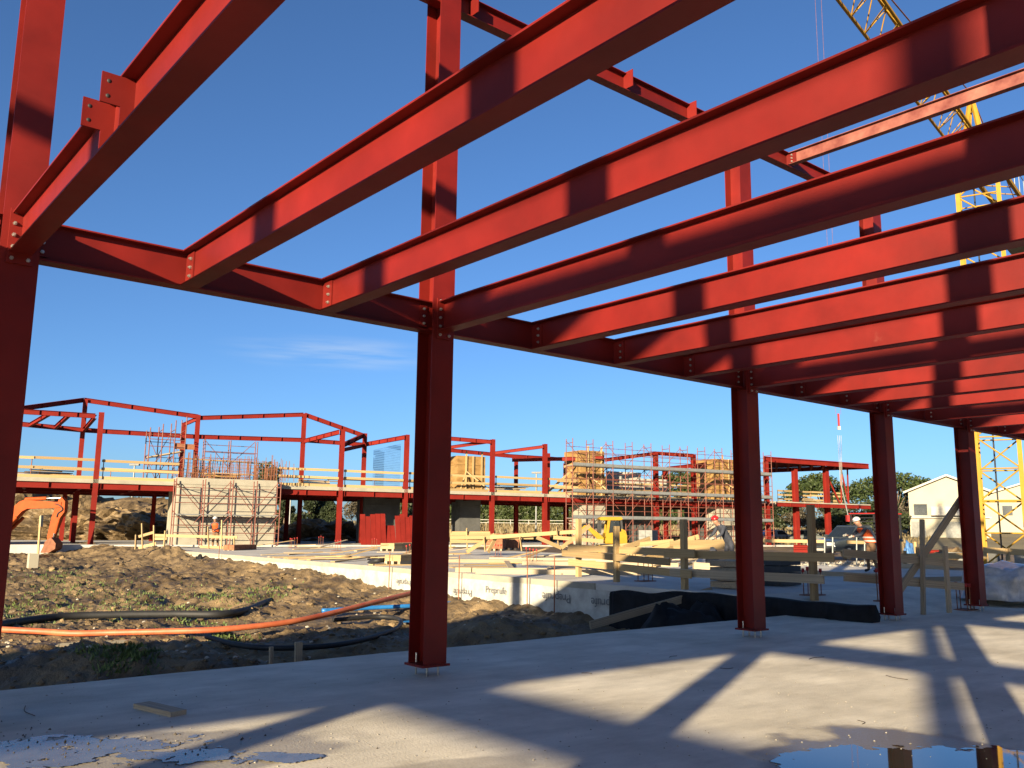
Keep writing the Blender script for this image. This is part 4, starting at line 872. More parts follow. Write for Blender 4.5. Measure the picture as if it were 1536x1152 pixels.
for i in range(nseg):
    c = a.lerp(b_, (i+rng.uniform(-.3, .3))/nseg); hh = 4.0+rng.uniform(-.35, .35)
    for k in range(130): f = rng.random(); an = rng.uniform(0, 6.28); q = .75*(1.05-f*.75); pts.append(c+V((q*math.cos(an), q*math.sin(an), f*hh)))
leaf_cloud(hb_, pts, .36, 0); hb_.build('foliage', HEDGE, hg)
dg = MB()
for i in range(16000):
    px = rng.uniform(380, 1400); d = rng.uniform(80, 150); p = gnd(px, d, gz(d)-.05); hgt = rng.uniform(.25, .8); a = rng.uniform(0, 6.28); w_ = V((math.cos(a), math.sin(a), 0))*rng.uniform(.08, .25)
    dg.add([p-w_, p+w_, p+V((rng.uniform(-.1, .1), rng.uniform(-.1, .1), hgt))], [(0, 1, 2)])
tag(dg.build('dry_grass', DRYG), 'dry tan grass over the field behind the building', 'grass', kind='stuff')
# green tufts and clods in the mud
gr = MB()
GP = [(110, 880, 90, 22), (60, 885, 60, 20), (190, 895, 90, 20), (300, 905, 60, 14), (40, 905, 60, 18), (330, 890, 60, 10), (240, 890, 60, 16), (330, 935, 40, 6), (180, 1000, 60, 10), (90, 868, 40, 8), (400, 888, 50, 8)]
for i in range(9000):
    g_ = GP[rng.integers(len(GP))]; px, py = g_[0]+rng.normal()*g_[2]*.55, g_[1]+rng.normal()*g_[3]*.55; p = onz(px, py, -.45)
    if p.y < 10.1 or p.x > 15: continue
    if noise.noise(V((p.x*.9, p.y*.9, 2))) < -.08: continue
    p.z = mud_h(p.x, p.y)-.01; hgt = rng.uniform(.03, .11); a = rng.uniform(0, 6.28); w_ = V((math.cos(a), math.sin(a), 0))*rng.uniform(.008, .03)
    gr.add([p-w_, p+w_, p+V((rng.uniform(-.05, .05), rng.uniform(-.05, .05), hgt))], [(0, 1, 2)])
tag(gr.build('grass_tufts', GRASSM), 'green weeds sprouting over the left mud', 'grass', kind='stuff')
cl = MB()
ico = bmesh.new(); bmesh.ops.create_icosphere(ico, subdivisions=1, radius=1); IV = [v.co.copy() for v in ico.verts]; IF = [tuple(v.index for v in f.verts) for f in ico.faces]; ico.free()
for i in range(9000):
    px = rng.uniform(-20, 900); py = 845+175*rng.random()**1.1; p = onz(px, py, -.45)
    if not (9.95 < p.y < 50 and -2 < p.x < 15.1): continue
    if noise.noise(V((p.x*.6, p.y*.6, 5))) < -.12 and rng.random() < .7: continue
    s_ = min(.12, .008+.07*rng.random()**7*(p.y/20)+.016*rng.random()); z = mud_h(p.x, p.y); sd_ = rng.uniform(0, 50)
    cl.add([p*0+V((p.x, p.y, z-s_*.05))+V((v.x*s_*1.3, v.y*s_*1.3, v.z*s_*.8))*(1+.45*noise.noise(v*1.7+V((sd_, 0, 0)))) for v in IV], IF)
tag(cl.build('mud_clods', MUD), 'clods and lumps of churned mud', 'clods', kind='stuff')
st_ = MB()
for i in range(260):
    px = rng.uniform(0, 800); py = 850+150*rng.random(); p = onz(px, py, -.45)
    if not (10.1 < p.y < 45 and -2 < p.x < 15): continue
    s_ = rng.uniform(.015, .05); z = mud_h(p.x, p.y); sd_ = rng.uniform(0, 50)
    st_.add([V((p.x, p.y, z+s_*.3))+V((v.x*s_*1.3, v.y*s_, v.z*s_*.7))*(1+.4*noise.noise(v*1.7+V((sd_, 0, 0)))) for v in IV], IF)
STONE = mat('pale_stone', (.30, .27, .22), rough=.9, var=.3, scale=20)
tag(st_.build('stones', STONE), 'pale stones scattered in the mud', 'stones', kind='stuff')

# ------------------------------------------------------------------ field fence, light poles, sign
ff = thing('field_fence', gnd(750, 138, 1.7), 'thin white rail fence in front of the hedge', 'fence')
a, b_ = gnd(600, 138, 1.75), gnd(900, 142, 1.75)
for z in (.55, 1.0): bar('rail', a+V((0, 0, z)), b_+V((0, 0, z)), .08, .09, WHITEP, ff)
for k in range(12): p = a.lerp(b_, k/11); bar('post', p-V((0, 0, .3)), p+V((0, 0, 1.1)), .1, .1, WHITEP, ff, upv=V((0, 1, 0)))
for px, d, py, lab in ((804, 90, 709, 'slim light pole with a flat head seen between two front columns'), (195, 92, 697, 'slim light pole above the left deck'), (434, 95, 730, 'thin pole standing among the conifers under the deck'), (190, 96, 752, 'short pole before the far left trees')):
    p = gnd(px, d, gz(d)); zt = onpl(px, py, p, V((fw.x, fw.y, 0))).z; th = thing('light_pole', p, lab, 'pole')
    rod('pole', p, V((p.x, p.y, zt)), .16, GALV, th); bar('lamp_head', V((p.x, p.y, zt))-rt*.5, V((p.x, p.y, zt))+rt*.5, .35, .18, GREYB, th)
p = onz(56, 846, -.12); th = thing('sign_post', p, 'small blank yellowish panel on a leaning stake in a concrete foot', 'sign')
n_ = V((fw.x, fw.y, 0)).normalized()
bar('stake', p, onpl(61, 774, p, n_), .07, .07, WOOD, th, upv=n_); bar('panel', onpl(62, 790, p-n_*.05, n_), onpl(63, 773, p-n_*.05, n_), .19, .03, CREAM, th, upv=rt)
slab('concrete_foot', p+V((-.35, -.15, -.15)), p+V((.0, .2, .42)), CREAM, th)

# ------------------------------------------------------------------ houses
def house(c, ax, w_, d_, he, hr, label, ridge_front=True):
    th = thing('house', c, label, 'house'); ay = V((-ax.y, ax.x, 0)); Z = V((0, 0, 1))
    P = lambda u, v, z: c+ax*u+ay*v+Z*z
    b = MB(); b.add([P(-w_/2, 0, 0), P(w_/2, 0, 0), P(w_/2, 0, he), P(0, 0, hr), P(-w_/2, 0, he), P(-w_/2, d_, 0), P(w_/2, d_, 0), P(w_/2, d_, he), P(0, d_, hr), P(-w_/2, d_, he)],
        [(0, 1, 2, 3, 4), (9, 8, 7, 6, 5), (1, 6, 7, 2), (0, 4, 9, 5)]); b.build('wall', CREAM, th)
    rf_ = None
    for sg in (-1, 1):
        r_ = MB(); e = V((ax.x, ax.y, 0))*sg; n0, n1 = P(sg*(w_/2+.5), -.5, he-.10), P(0, -.5, hr+.12)
        vs = [P(sg*(w_/2+.5), -.5, he-.18), P(0, -.5, hr+.06), P(0, d_+.5, hr+.06), P(sg*(w_/2+.5), d_+.5, he-.18)]; r_.add(vs+[v+Z*.16 for v in vs], [(3, 2, 1, 0), (4, 5, 6, 7), (0, 1, 5, 4), (1, 2, 6, 5), (2, 3, 7, 6), (3, 0, 4, 7)]); rf_ = r_.build('roof', TILE, th)
        bar('barge_board', P(sg*(w_/2+.5), -.54, he-.12), P(0, -.54, hr+.12), .06, .22, WHITEP, th)
    return th, P
hax = (rt*1.0); hax = V((hax.x, hax.y, 0)).normalized(); hax = Matrix.Rotation(math.radians(-26), 3, 'Z') @ hax
hc = gnd(1425, 100, .25); th, P = house(hc, hax, 8.2, 11, 6.0, 7.7, 'cream two-storey house with gable and balcony at the far right')
bar('balcony', P(-1.8, -.55, 3.75), P(3.0, -.55, 3.75), 1.1, 1.0, WHITEP, th); bar('cornice', P(-4.5, -.15, 3.05), P(4.3, -.15, 3.05), .4, .16, WHITEP, th)
wd_ = bar('window', P(-3.6, -.03, 3.9), P(-2.2, -.03, 3.9), .1, 1.3, GLASS, th); bar('window_frame', P(-3.7, -.06, 3.22), P(-2.1, -.06, 3.22), .1, .08, WHITEP, wd_)
for u, ww in ((-3.2, 1.5), (.9, 2.6)): dr = bar('garage_door', P(u-ww/2, -.04, 1.3), P(u+ww/2, -.04, 1.3), .1, 2.5, GREYB, th)
h2 = gnd(1565, 118, .25); th, P = house(h2, hax, 13, 12, 6.6, 8.6, 'second cream house with brown roof behind the crane')
for u in (-4, 0): bar('window', P(u-.6, -.03, 4.4), P(u+.6, -.03, 4.4), .1, 1.3, GLASS, th)
h3 = gnd(760, 420, 2.2); th, P = house(h3, V((rt.x, rt.y, 0)).normalized(), 30, 12, 6, 9, 'pale distant farm building low behind the deck railing')
# ------------------------------------------------------------------ vehicles
def car(c, fwd, L_, W_, prof, cab, m, label, cat='car', wheel=.31, rack=False, name='parked_car'):
    th = thing(name, c, label, cat); f = V(fwd).normalized(); s = V((-f.y, f.x, 0)); Z = V((0, 0, 1))
    bd = MB().prism(prof, c, f, Z, s, W_); o = bd.build('body', m, th)
    md = o.modifiers.new('bevel', 'BEVEL'); md.width = .07; md.segments = 3
    # cabin narrows to the roof
    n_ = len(cab); zc = [z for _, z in cab]; z0, z1 = min(zc), max(zc)
    vs = []
    for sg in (-1, 1):
        for u, z in cab: vs.append(c+f*u+Z*z+s*(sg*W_/2*(.95-.2*(z-z0)/(z1-z0))))
    cb_ = MB().add(vs, [tuple(range(n_))[::-1], tuple(range(n_, 2*n_))]+[(i, (i+1) % n_, n_+(i+1) % n_, n_+i) for i in range(n_)]).build('cabin', m, th)
    md = cb_.modifiers.new('bevel', 'BEVEL'); md.width = .04; md.segments = 2
    for sg in (-1, 1):                                # side glass, one pane each side of the pillar
        for ua, ub in ((0, .5), (.5, 1)):
            (x0, zz0), (x1, zz1), (x2, zz2), (x3, zz3) = cab[0], cab[1], cab[2], cab[3]
            lo = lambda k: x0+(x3-x0)*k; hi = lambda k: x1+(x2-x1)*k
            g_ = []
            for k, zf in ((ua+.06, .12), (ub-.06, .12), (ub-.05, .86), (ua+.05, .86)):
                xx = lo(k)*(1-zf)+hi(k)*zf; zz = z0+(z1-z0)*zf; g_.append(c+f*xx+Z*zz+s*(sg*(W_/2*(.95-.2*zf)+.006)))
            MB().add(g_, [(0, 1, 2, 3) if sg > 0 else (3, 2, 1, 0)]).build('side_window', GLASS, cb_)
    for (a, b_), nm in (((cab[2], cab[3]), 'windscreen'), ((cab[1], cab[0]), 'rear_window')):
        sgn = 1 if nm == 'windscreen' else -1; g_ = []
        for zf, q in ((.12, -1), (.12, 1), (.88, 1), (.88, -1)):
            xx = b_[0]+(a[0]-b_[0])*zf; g_.append(c+f*(xx+sgn*.012)+Z*(z0+(z1-z0)*zf+.01)+s*(q*W_/2*(.86-.2*zf)))
        MB().add(g_, [(0, 1, 2, 3)]).build(nm, GLASS, cb_)
    for u in (-L_*.31, L_*.31):
        for sg in (-1, 1):
            p = c+f*u+s*(sg*(W_/2-.09))+Z*wheel; w1 = MB().tube([p-s*.11, p+s*.11], wheel, 18).build('wheel', BLK, th, False); MB().tube([p+s*(sg*.10), p+s*(sg*.125)], wheel*.62, 14).build('rim', CHROME, w1)
    for sg in (-1, 1):
        p = c+f*(L_/2-.0)+s*(sg*W_*.36)+Z*.72; bar('headlight', p-s*.2, p+s*.2, .10, .17, LAMP, th); p2 = c-f*(L_/2)+s*(sg*W_*.38)+Z*.8; bar('tail_light', p2-s*.12, p2+s*.12, .06, .2, DRED, th)
        p3 = c+f*(cab[3][0]-.25)+s*(sg*(W_/2+.10))+Z*(z0+.12); bar('mirror', p3-s*.08, p3+s*.08, .1, .15, m, th)
    p = c+f*(L_/2+.012); bar('bumper', p-s*(W_*.46)+Z*.42, p+s*(W_*.46)+Z*.42, .12, .22, BLK, th); bar('number_plate', p+f*.07-s*.25+Z*.45, p+f*.07+s*.25+Z*.45, .015, .11, WHITEP, th); bar('grille', p-s*.42+Z*.70, p+s*.42+Z*.70, .03, .14, BLK, th)
    return th, f, s
pc = gnd(1283, 44, .26); vf = (-(pc-CAM)); vf.z = 0; vf = Matrix.Rotation(math.radians(-42), 3, 'Z') @ vf
PROF = [(-2.4, .35), (-2.4, .98), (-.5, 1.0), (1.15, 1.02), (2.15, .88), (2.4, .68), (2.4, .35)]
th, f, s = car(pc, vf, 4.8, 1.75, PROF, [(-.55, .98), (-.35, 1.62), (.55, 1.62), (1.25, .98)], CARB, 'dark pickup truck with a ladder rack facing the orange-vested worker', 'pickup', .34, name='pickup_truck')
for u in (-2.3, -.6): 
    for sg in (-1, 1): bar('rack_post', pc+f*u+s*(sg*.8)+V((0, 0, .95)), pc+f*u+s*(sg*.8)+V((0, 0, 2.2)), .07, .07, BLK, th, upv=f)
for k in range(6): bar('rack_bar', pc+f*-.6-s*.8+V((0, 0, 1.3+k*.18)), pc+f*-.6+s*.8+V((0, 0, 1.3+k*.18)), .04, .05, BLK, th)
bar('rack_bar', pc+f*-.6-s*.9+V((0, 0, 2.24)), pc+f*-.6+s*.9+V((0, 0, 2.24)), .05, .05, DRED, th); bar('rack_bar', pc+f*-2.3-s*.9+V((0, 0, 2.24)), pc+f*-2.3+s*.9+V((0, 0, 2.24)), .05, .05, DRED, th)
CP = [(-2.1, .32), (-2.1, .85), (-1.6, .92), (1.0, .92), (1.95, .78), (2.12, .6), (2.12, .32)]; CC = [(-1.75, .9), (-1.1, 1.42), (.3, 1.45), (1.15, .9)]
rx_ = V((rt.x, rt.y, 0)).normalized()
car(gnd(1155, 92, .22), Matrix.Rotation(.15, 3, 'Z') @ -rx_, 4.2, 1.72, CP, CC, CARW, 'silver car parked behind the second near column')
car(gnd(1212, 90, .22), Matrix.Rotation(-.25, 3, 'Z') @ rx_, 4.1, 1.72, CP, CC, CARG, 'dark grey hatchback parked right of a silver car')
# ------------------------------------------------------------------ excavators
n_ = V((fw.x, fw.y, 0)).normalized(); ru = V((rt.x, rt.y, 0)).normalized(); Z = V((0, 0, 1))
EP = gnd(60, 50, .1); th = thing('orange_excavator', EP, 'orange excavator reaching its arm and bucket down behind the first near column', 'excavator')
def ex2(px, py): p = onpl(px, py, EP, n_)-EP; return (p.dot(ru), p.z)
def epoly(name, pts, thk, m, parent=th, off=0): return MB().prism([ex2(*q) for q in pts], EP+n_*off, ru, Z, n_, thk).build(name, m, parent)
bm_ = epoly('boom', [(-22, 812), (-12, 790), (18, 765), (33, 752), (40, 750), (84, 753), (95, 753), (94, 761), (86, 762), (44, 763), (36, 767), (22, 782), (-8, 812)], .45, ORA)
ar = epoly('arm', [(91, 748), (95, 746), (100, 752), (99, 768), (93, 776), (82, 805), (74, 811), (73, 806), (80, 775), (84, 765), (88, 756)], .38, ORA)
bk_ = epoly('bucket', [(73, 812), (82, 806), (89, 815), (88, 823), (78, 829), (66, 829), (70, 820)], .8, RUST)
def ecyl(a, b_, d, m, nm, parent, off): P_ = ex2(*a); Q_ = ex2(*b_); return rod(nm, EP+ru*P_[0]+Z*P_[1]+n_*off, EP+ru*Q_[0]+Z*Q_[1]+n_*off, d, m, parent)
ecyl((39, 749), (70, 747.5), .22, ORA, 'hydraulic_cylinder', bm_, -.05); ecyl((70, 747.5), (93, 747), .10, CHROME, 'cylinder_rod', bm_, -.05)
ecyl((92, 778), (86, 800), .17, ORA, 'hydraulic_cylinder', ar, -.24); ecyl((88, 790), (83, 806), .09, CHROME, 'cylinder_rod', ar, -.24)
for o_ in (-.35, .35): ecyl((-10, 815), (30, 776), .2, ORA, 'hydraulic_cylinder', bm_, o_)
MB().tube(smooth([EP+ru*ex2(*q)[0]+Z*ex2(*q)[1]-n_*.22 for q in ((86, 756), (92, 758), (97, 764), (90, 770), (88, 776))], 6), .035, 6).build('hose', BLK, ar, True)
u0 = ex2(-60, 800)[0]
bx_ = lambda nm, a, b_, m: link(nm, unit('box', m), th, frame(EP+ru*(u0+(a[0]+b_[0])/2)+n_*a[1]+Z*((a[2]+b_[2])/2), EP+ru*(u0+(a[0]+b_[0])/2)+n_*b_[1]+Z*((a[2]+b_[2])/2), b_[0]-a[0], b_[2]-a[2]))
bx_('house', (-2.6, -1.2, 1.0), (1.0, 1.2, 2.0), ORA); bx_('cab', (-.6, -1.25, 1.0), (1.0, -.2, 2.9), GLASS); bx_('cab_roof', (-.7, -1.3, 2.9), (1.1, -.15, 3.0), ORA); bx_('counterweight', (-3.2, -1.2, .95), (-2.6, 1.2, 1.9), BLK)
for o_ in (-1.0, 1.0): MB().prism([(u0-1.9, .25), (u0-1.6, 0), (u0+1.6, 0), (u0+1.9, .25), (u0+1.9, .6), (u0+1.6, .85), (u0-1.6, .85), (u0-1.9, .6)], EP+n_*o_, ru, Z, n_, .55).build('track', BLK, th)
YP = gnd(914, 43, .3); th = thing('yellow_excavator', YP, 'small yellow digger with open canopy frame on the slab', 'excavator')
def yp(px, py): p = onpl(px, py, YP, n_)-YP; return (p.dot(ru), p.z)
def ypoly(name, pts, thk, m, off=0, parent=None): return MB().prism([yp(*q) for q in pts], YP+n_*off, ru, Z, n_, thk).build(name, m, parent or th)
cabf = ypoly('cab_roof', [(897, 778), (900, 775.5), (930, 775.5), (932, 779), (928, 780.5), (899, 780.5)], 1.2, YELM)
for o_ in (-.52, .52):
    for pts in ([(898, 779), (901, 779), (900, 800), (897, 800)], [(910, 779), (914, 779), (909, 812), (905, 812)], [(928, 779), (931, 779), (933, 800), (930, 800)]): ypoly('cab_post', pts, .09, YELM if pts[0][0] == 910 else BLK, o_)
ypoly('cab_glass', [(914, 781), (927, 781), (929, 800), (912, 800)], .95, GLASS); ypoly('house', [(906, 800), (932, 797), (938, 803), (938, 815), (906, 815)], 1.3, YELM); ypoly('seat', [(916, 795), (922, 795), (922, 806), (914, 806)], .5, BLK)
ypoly('counterweight', [(930, 793), (936, 796), (939, 806), (938, 814), (930, 814)], 1.2, YELM, .02)
for o_ in (-.55, .55): ypoly('track', [(899, 820), (903, 816), (938, 816), (942, 820), (942, 826), (938, 829), (903, 829), (899, 826)], .32, BLK, o_)
ypoly('blade', [(895, 818), (898, 817), (899, 830), (896, 831)], 1.4, YELM)
bo = ypoly('boom', [(906, 808), (900, 802), (884, 789), (878, 788), (874, 790), (880, 793), (895, 808), (902, 814)], .28, YELM, -.1); ypoly('arm', [(880, 788), (876, 788), (858, 806), (853, 812), (857, 813), (870, 802), (881, 793)], .22, YELM, -.1); ypoly('bucket', [(853, 810), (859, 812), (860, 818), (853, 821), (848, 816)], .5, RUST, -.1)
# ------------------------------------------------------------------ people
def person(c, face, J, rad, cols, label, helmet, vest=None, strip=False):
    th = thing('person', c, label, 'person'); fy = V(face); fy.z = 0; fy.normalize(); fx = V((fy.y, -fy.x, 0)); T = lambda p: c+fx*p[0]+fy*p[1]+Z*p[2]
    names = list(J); idx = {n: i for i, n in enumerate(names)}
    E_ = [('pelvis', 'waist'), ('waist', 'chest'), ('chest', 'neck'), ('neck', 'head0'), ('head0', 'head1')]
    for sd_ in 'lr': E_ += [('chest', sd_+'sh'), (sd_+'sh', sd_+'el'), (sd_+'el', sd_+'wr'), (sd_+'wr', sd_+'ha'), ('pelvis', sd_+'hip'), (sd_+'hip', sd_+'kn'), (sd_+'kn', sd_+'an'), (sd_+'an', sd_+'toe')]
    me = bpy.data.meshes.new('b'); me.from_pydata([tuple(T(J[n])) for n in names], [(idx[a], idx[b_]) for a, b_ in E_], []); o = bpy.data.objects.new('b', me); COL.objects.link(o)
    md = o.modifiers.new('s', 'SKIN'); sv = me.skin_vertices[0].data
    for n in names: k = n if n in rad else n[1:]; sv[idx[n]].radius = rad[k]; sv[idx[n]].use_root = (n == 'pelvis')
    o.modifiers.new('ss', 'SUBSURF').levels = 2; o.modifiers['ss'].render_levels = 2
    dg_ = bpy.context.evaluated_depsgraph_get(); nm = bpy.data.meshes.new_from_object(o.evaluated_get(dg_)); COL.objects.unlink(o); bpy.data.objects.remove(o)
    nm.materials.clear()
    for m_ in cols: nm.materials.append(m_)
    jt = {n: T(J[n]) for n in names}
    for p in nm.polygons:
        q = V(p.center); bst = min(((q-jt[a].lerp(jt[b_], min(1, max(0, (q-jt[a]).dot(jt[b_]-jt[a])/(jt[b_]-jt[a]).length_squared)))).length, a, b_) for a, b_ in E_)
        a, b_ = bst[1], bst[2]; k = 0
        if b_ in ('head0', 'head1') : k = 2
        elif b_[1:] in ('hip', 'kn', 'an'): k = 1
        elif b_[1:] == 'toe': k = 3
        elif b_[1:] == 'ha': k = 2
        p.material_index = k; p.use_smooth = True
    bo = link('body', nm, th)
    hc_ = jt['head1']; hd_ = (jt['head1']-jt['head0']).normalized()
    hm = MB(); rings = []
    for i in range(7):
        a = math.pi/2*i/6; rings.append((.135*math.cos(a), .125*math.sin(a)))
    hx = hd_.orthogonal().normalized(); hy = hd_.cross(hx); hm.tube([hc_+hd_*(-.0+z) for r_, z in rings[:-1]]+[hc_+hd_*.1255], [r_ for r_, z in rings[:-1]]+[.01], 14)
    hl = hm.build('helmet', helmet, th, True); MB().add([hc_+fx*(x*.12)+fy*(y_)+hd_*.005 for x, y_ in ((-1, .10), (1, .10), (.7, .20), (-.7, .20))], [(0, 1, 2, 3)]).build('helmet_brim', helmet, hl)
    fc_ = jt['head0'].lerp(jt['head1'], .35); MB().tube([fc_+fy*.09, fc_+fy*.125-Z*.02], [.018, .014], 6).build('nose', SKIN, bo)
    for x in (-.035, .035): MB().tube([fc_+fx*x+fy*.095+Z*.03, fc_+fx*x+fy*.106+Z*.03], .012, 6).build('eye', BLK, bo)
    for sd_ in 'lr':                                  # gloved hands: palm, four fingers, thumb
        h0, h1 = jt[sd_+'wr'], jt[sd_+'ha']; d = (h1-h0).normalized(); sx = d.orthogonal().normalized(); g_ = MB(); g_.bar(h0+d*.03, h0+d*.115, .085, .035, sx)
        a = d.cross(sx).normalized()
        for k, ln in enumerate((.06, .075, .08, .065)): q = h0+d*.11+a*((k-1.5)*.021); g_.tube([q, q+d*ln*.55, q+d*ln*.85-sx*.02], [.010, .009, .007], 6)
        g_.tube([h0+d*.05+a*.04, h0+d*.08+a*.07, h0+d*.11+a*.075], [.012, .011, .008], 6); g_.build('glove', WHITEP, th, True)
    if vest:
        vt = MB(); prof_ = [('pelvis', 1.13), ('waist', 1.12), ('chest', 1.1)]; ring = []
        pts = [jt['pelvis'].lerp(jt['waist'], .1), jt['waist'], jt['waist'].lerp(jt['chest'], .6), jt['chest'], jt['chest'].lerp(jt['neck'], .55)]; rx2 = [.205, .205, .235, .25, .13]; ry2 = [.17, .165, .185, .18, .12]; nn = 18
        for p, a_, b2 in zip(pts, rx2, ry2):
            for k in range(nn): t_ = 2*math.pi*k/nn; ring.append(p+fx*(a_*math.cos(t_))+fy*(b2*math.sin(t_)))
        vt.add(ring, [(i*nn+k, i*nn+(k+1) % nn, (i+1)*nn+(k+1) % nn, (i+1)*nn+k) for i in range(4) for k in range(nn)]); vo = vt.build('vest', vest, th, True)
        if strip:
            for f in (.25, .8):
                p = jt['pelvis'].lerp(jt['waist'], f); q = p+(jt['waist']-jt['pelvis']).normalized()*.055; sb_ = MB(); rg = []
                for pp in (p, q):
                    for k in range(nn): t_ = 2*math.pi*k/nn; rg.append(pp+fx*(.212*math.cos(t_))+fy*(.176*math.sin(t_)))
                sb_.add(rg, [(k, (k+1) % nn, nn+(k+1) % nn, nn+k) for k in range(nn)]).build('reflective_strip', REFL, vo, True)
    return th
RAD = dict(pelvis=(.16, .125), waist=(.15, .115), chest=(.175, .125), neck=(.06, .06), head0=(.085, .095), head1=(.095, .11), sh=(.075, .075), el=(.052, .052), wr=(.034, .034), ha=(.03, .03), hip=(.10, .10), kn=(.068, .068), an=(.048, .048), toe=(.045, .04))
def pose(lean, arml, armr, stride=0.08, hip=.93):
    y1, y2, y3, y4 = lean*.28, lean*.62, lean*.85, lean*1.0; dz = -.10*lean
    J = dict(pelvis=(0, 0, hip), waist=(0, y1, hip+.20), chest=(0, y2, hip+.44+dz*.6), neck=(0, y3, hip+.58+dz), head0=(0, y4+.02, hip+.66+dz), head1=(0, y4+.05, hip+.76+dz))
    for sd_, sg, ar_ in (('l', -1, arml), ('r', 1, armr)):
        sh = V((sg*.19, y2+.02, hip+.49+dz*.6)); J[sd_+'sh'] = tuple(sh); J[sd_+'el'] = tuple(sh+V(ar_[0])); J[sd_+'wr'] = tuple(sh+V(ar_[0])+V(ar_[1])); w_ = V(ar_[1]).normalized()*.06; J[sd_+'ha'] = tuple(sh+V(ar_[0])+V(ar_[1])+w_)
        J[sd_+'hip'] = (sg*.10, 0, hip-.08); J[sd_+'kn'] = (sg*.11, .05+sg*stride*.5, .50); J[sd_+'an'] = (sg*.12, -.02+sg*stride, .09); J[sd_+'toe'] = (sg*.13, .13+sg*stride, .045)
    return J
fwdh = n_
person(gnd(1306, 28.5, .3), -rx_*1.0-fwdh*.15, pose(.42, ((-.03, .20, -.2), (.0, .24, -.05)), ((.02, .20, -.2), (-.05, .24, -.02))), RAD, (CLOD, CLOB, SKIN, BLK), 'worker in orange hi-vis vest and white helmet reaching towards the pickup', HELW, HIVIS, True)
person(gnd(1094, 29, .3), -fwdh*.4-rx_, pose(.5, ((-.05, .15, -.24), (.05, .2, -.1)), ((.05, .15, -.24), (-.05, .2, -.1))), RAD, (CLOD, CLOD, SKIN, BLK), 'worker in dark clothes and red helmet stooping beside a fence post', HELR)
person(gnd(325, 47.6, .22), -fwdh, pose(.25, ((-.06, .12, -.26), (.1, .2, -.06)), ((.06, .12, -.26), (-.1, .2, -.06))), RAD, (CLOD, CLOB, SKIN, BLK), 'worker in red and orange vest and white helmet before the concrete wall', HELW, HIVIS)
# ------------------------------------------------------------------ small barrier and rods near the left worker, bags by the red-helmet worker
th = thing('work_barrier', gnd(310, 46.5, .2), 'low timber barrier of posts and planks in front of the left worker', 'barrier'); P0 = gnd(310, 46.5, .2)
for a, b_ in (((232, 803), (356, 806)), ((232, 808), (250, 808)), ((208, 805), (232, 798)), ((208, 822), (234, 815)), ((203, 826), (204, 802)), ((231, 824), (231, 788)), ((214, 826), (213, 785)), ((313, 824), (312, 790)), ((332, 826), (333, 780)), ((300, 820), (350, 822)), ((352, 826), (351, 806)), ((246, 820), (248, 796))): bar('plank', onpl(*a, P0, n_), onpl(*b_, P0, n_), .05, .14, WOOD, th, upv=n_ if abs(a[0]-b_[0]) < 4 else Z)
th = thing('long_rail', gnd(1150, 34, .9), 'long pale timber rail on thin steel posts before the canopy', 'guardrail'); P0 = gnd(1200, 34, .3)
bar('rail', onpl(1120, 811, P0, n_), onpl(1237, 812, P0, n_), .05, .12, WOOD, th); bar('rail', onpl(1270, 813, P0, n_), onpl(1306, 814, P0, n_), .05, .12, WOOD, th)
for px in (1237, 1249, 1285, 1297, 1122): rod('post', onpl(px, 854, P0, n_), onpl(px, 806, P0, n_), .06, GALV, th)
p = gnd(1068, 31, .3); tag(blobmesh((p.x, p.y, .3), .28, .24, .62, 7, CLOD, 'sack', None, 3, .3), 'dark blue sack left of the red-helmet worker', 'sack')
p = gnd(1055, 31.5, .3); tag(blobmesh((p.x, p.y, .3), .3, .24, .42, 9, PLAST, 'sack', None, 3, .3), 'white plastic sack on the slab', 'sack')
p = gnd(1362, 32, .3); t = thing('hung_jacket', p, 'blue jacket hung over timber stakes behind the third near column', 'jacket')
for u in (-.25, .22): bar('stake', p+rx_*u, p+rx_*u+Z*.95, .08, .08, WOOD, t, upv=n_)
blobmesh((p.x, p.y, .78), .26, .14, .42, 12.3, BLUE, 'cloth', t, 4, .45, 2.)
th = thing('steel_stack', gnd(1215, 52, .3), 'stack of red steel beams lying beyond the fence before the pickup', 'steel stack')
for k in range(6): c = gnd(1212, 52+k*.25, .42+.12*(k % 3)); ib('beam', c-rx_*.9, c+rx_*(1.3+.3*(k % 2)), .16, .2, REDF, th)
th = thing('steel_stack', gnd(1410, 48, .3), 'low stack of red steel beams before the cream house', 'steel stack')
for k in range(5): c = gnd(1412, 48+k*.25, .42+.12*(k % 2)); ib('beam', c-rx_*2.4, c+rx_*2.4, .16, .2, REDF, th)
th = thing('timber_barrier', gnd(1450, 30, .3), 'timber barrier crossing before the crane base', 'barrier'); P0 = gnd(1450, 30, .3)
for a, b_ in (((1350, 835), (1480, 833)), ((1475, 825), (1540, 829)), ((1358, 846), (1357, 826)), ((1377, 846), (1376, 820)), ((1512, 850), (1512, 822))): bar('plank', onpl(*a, P0, n_), onpl(*b_, P0, n_), .05, .2, WOOD, th, upv=n_ if abs(a[0]-b_[0]) < 4 else Z)

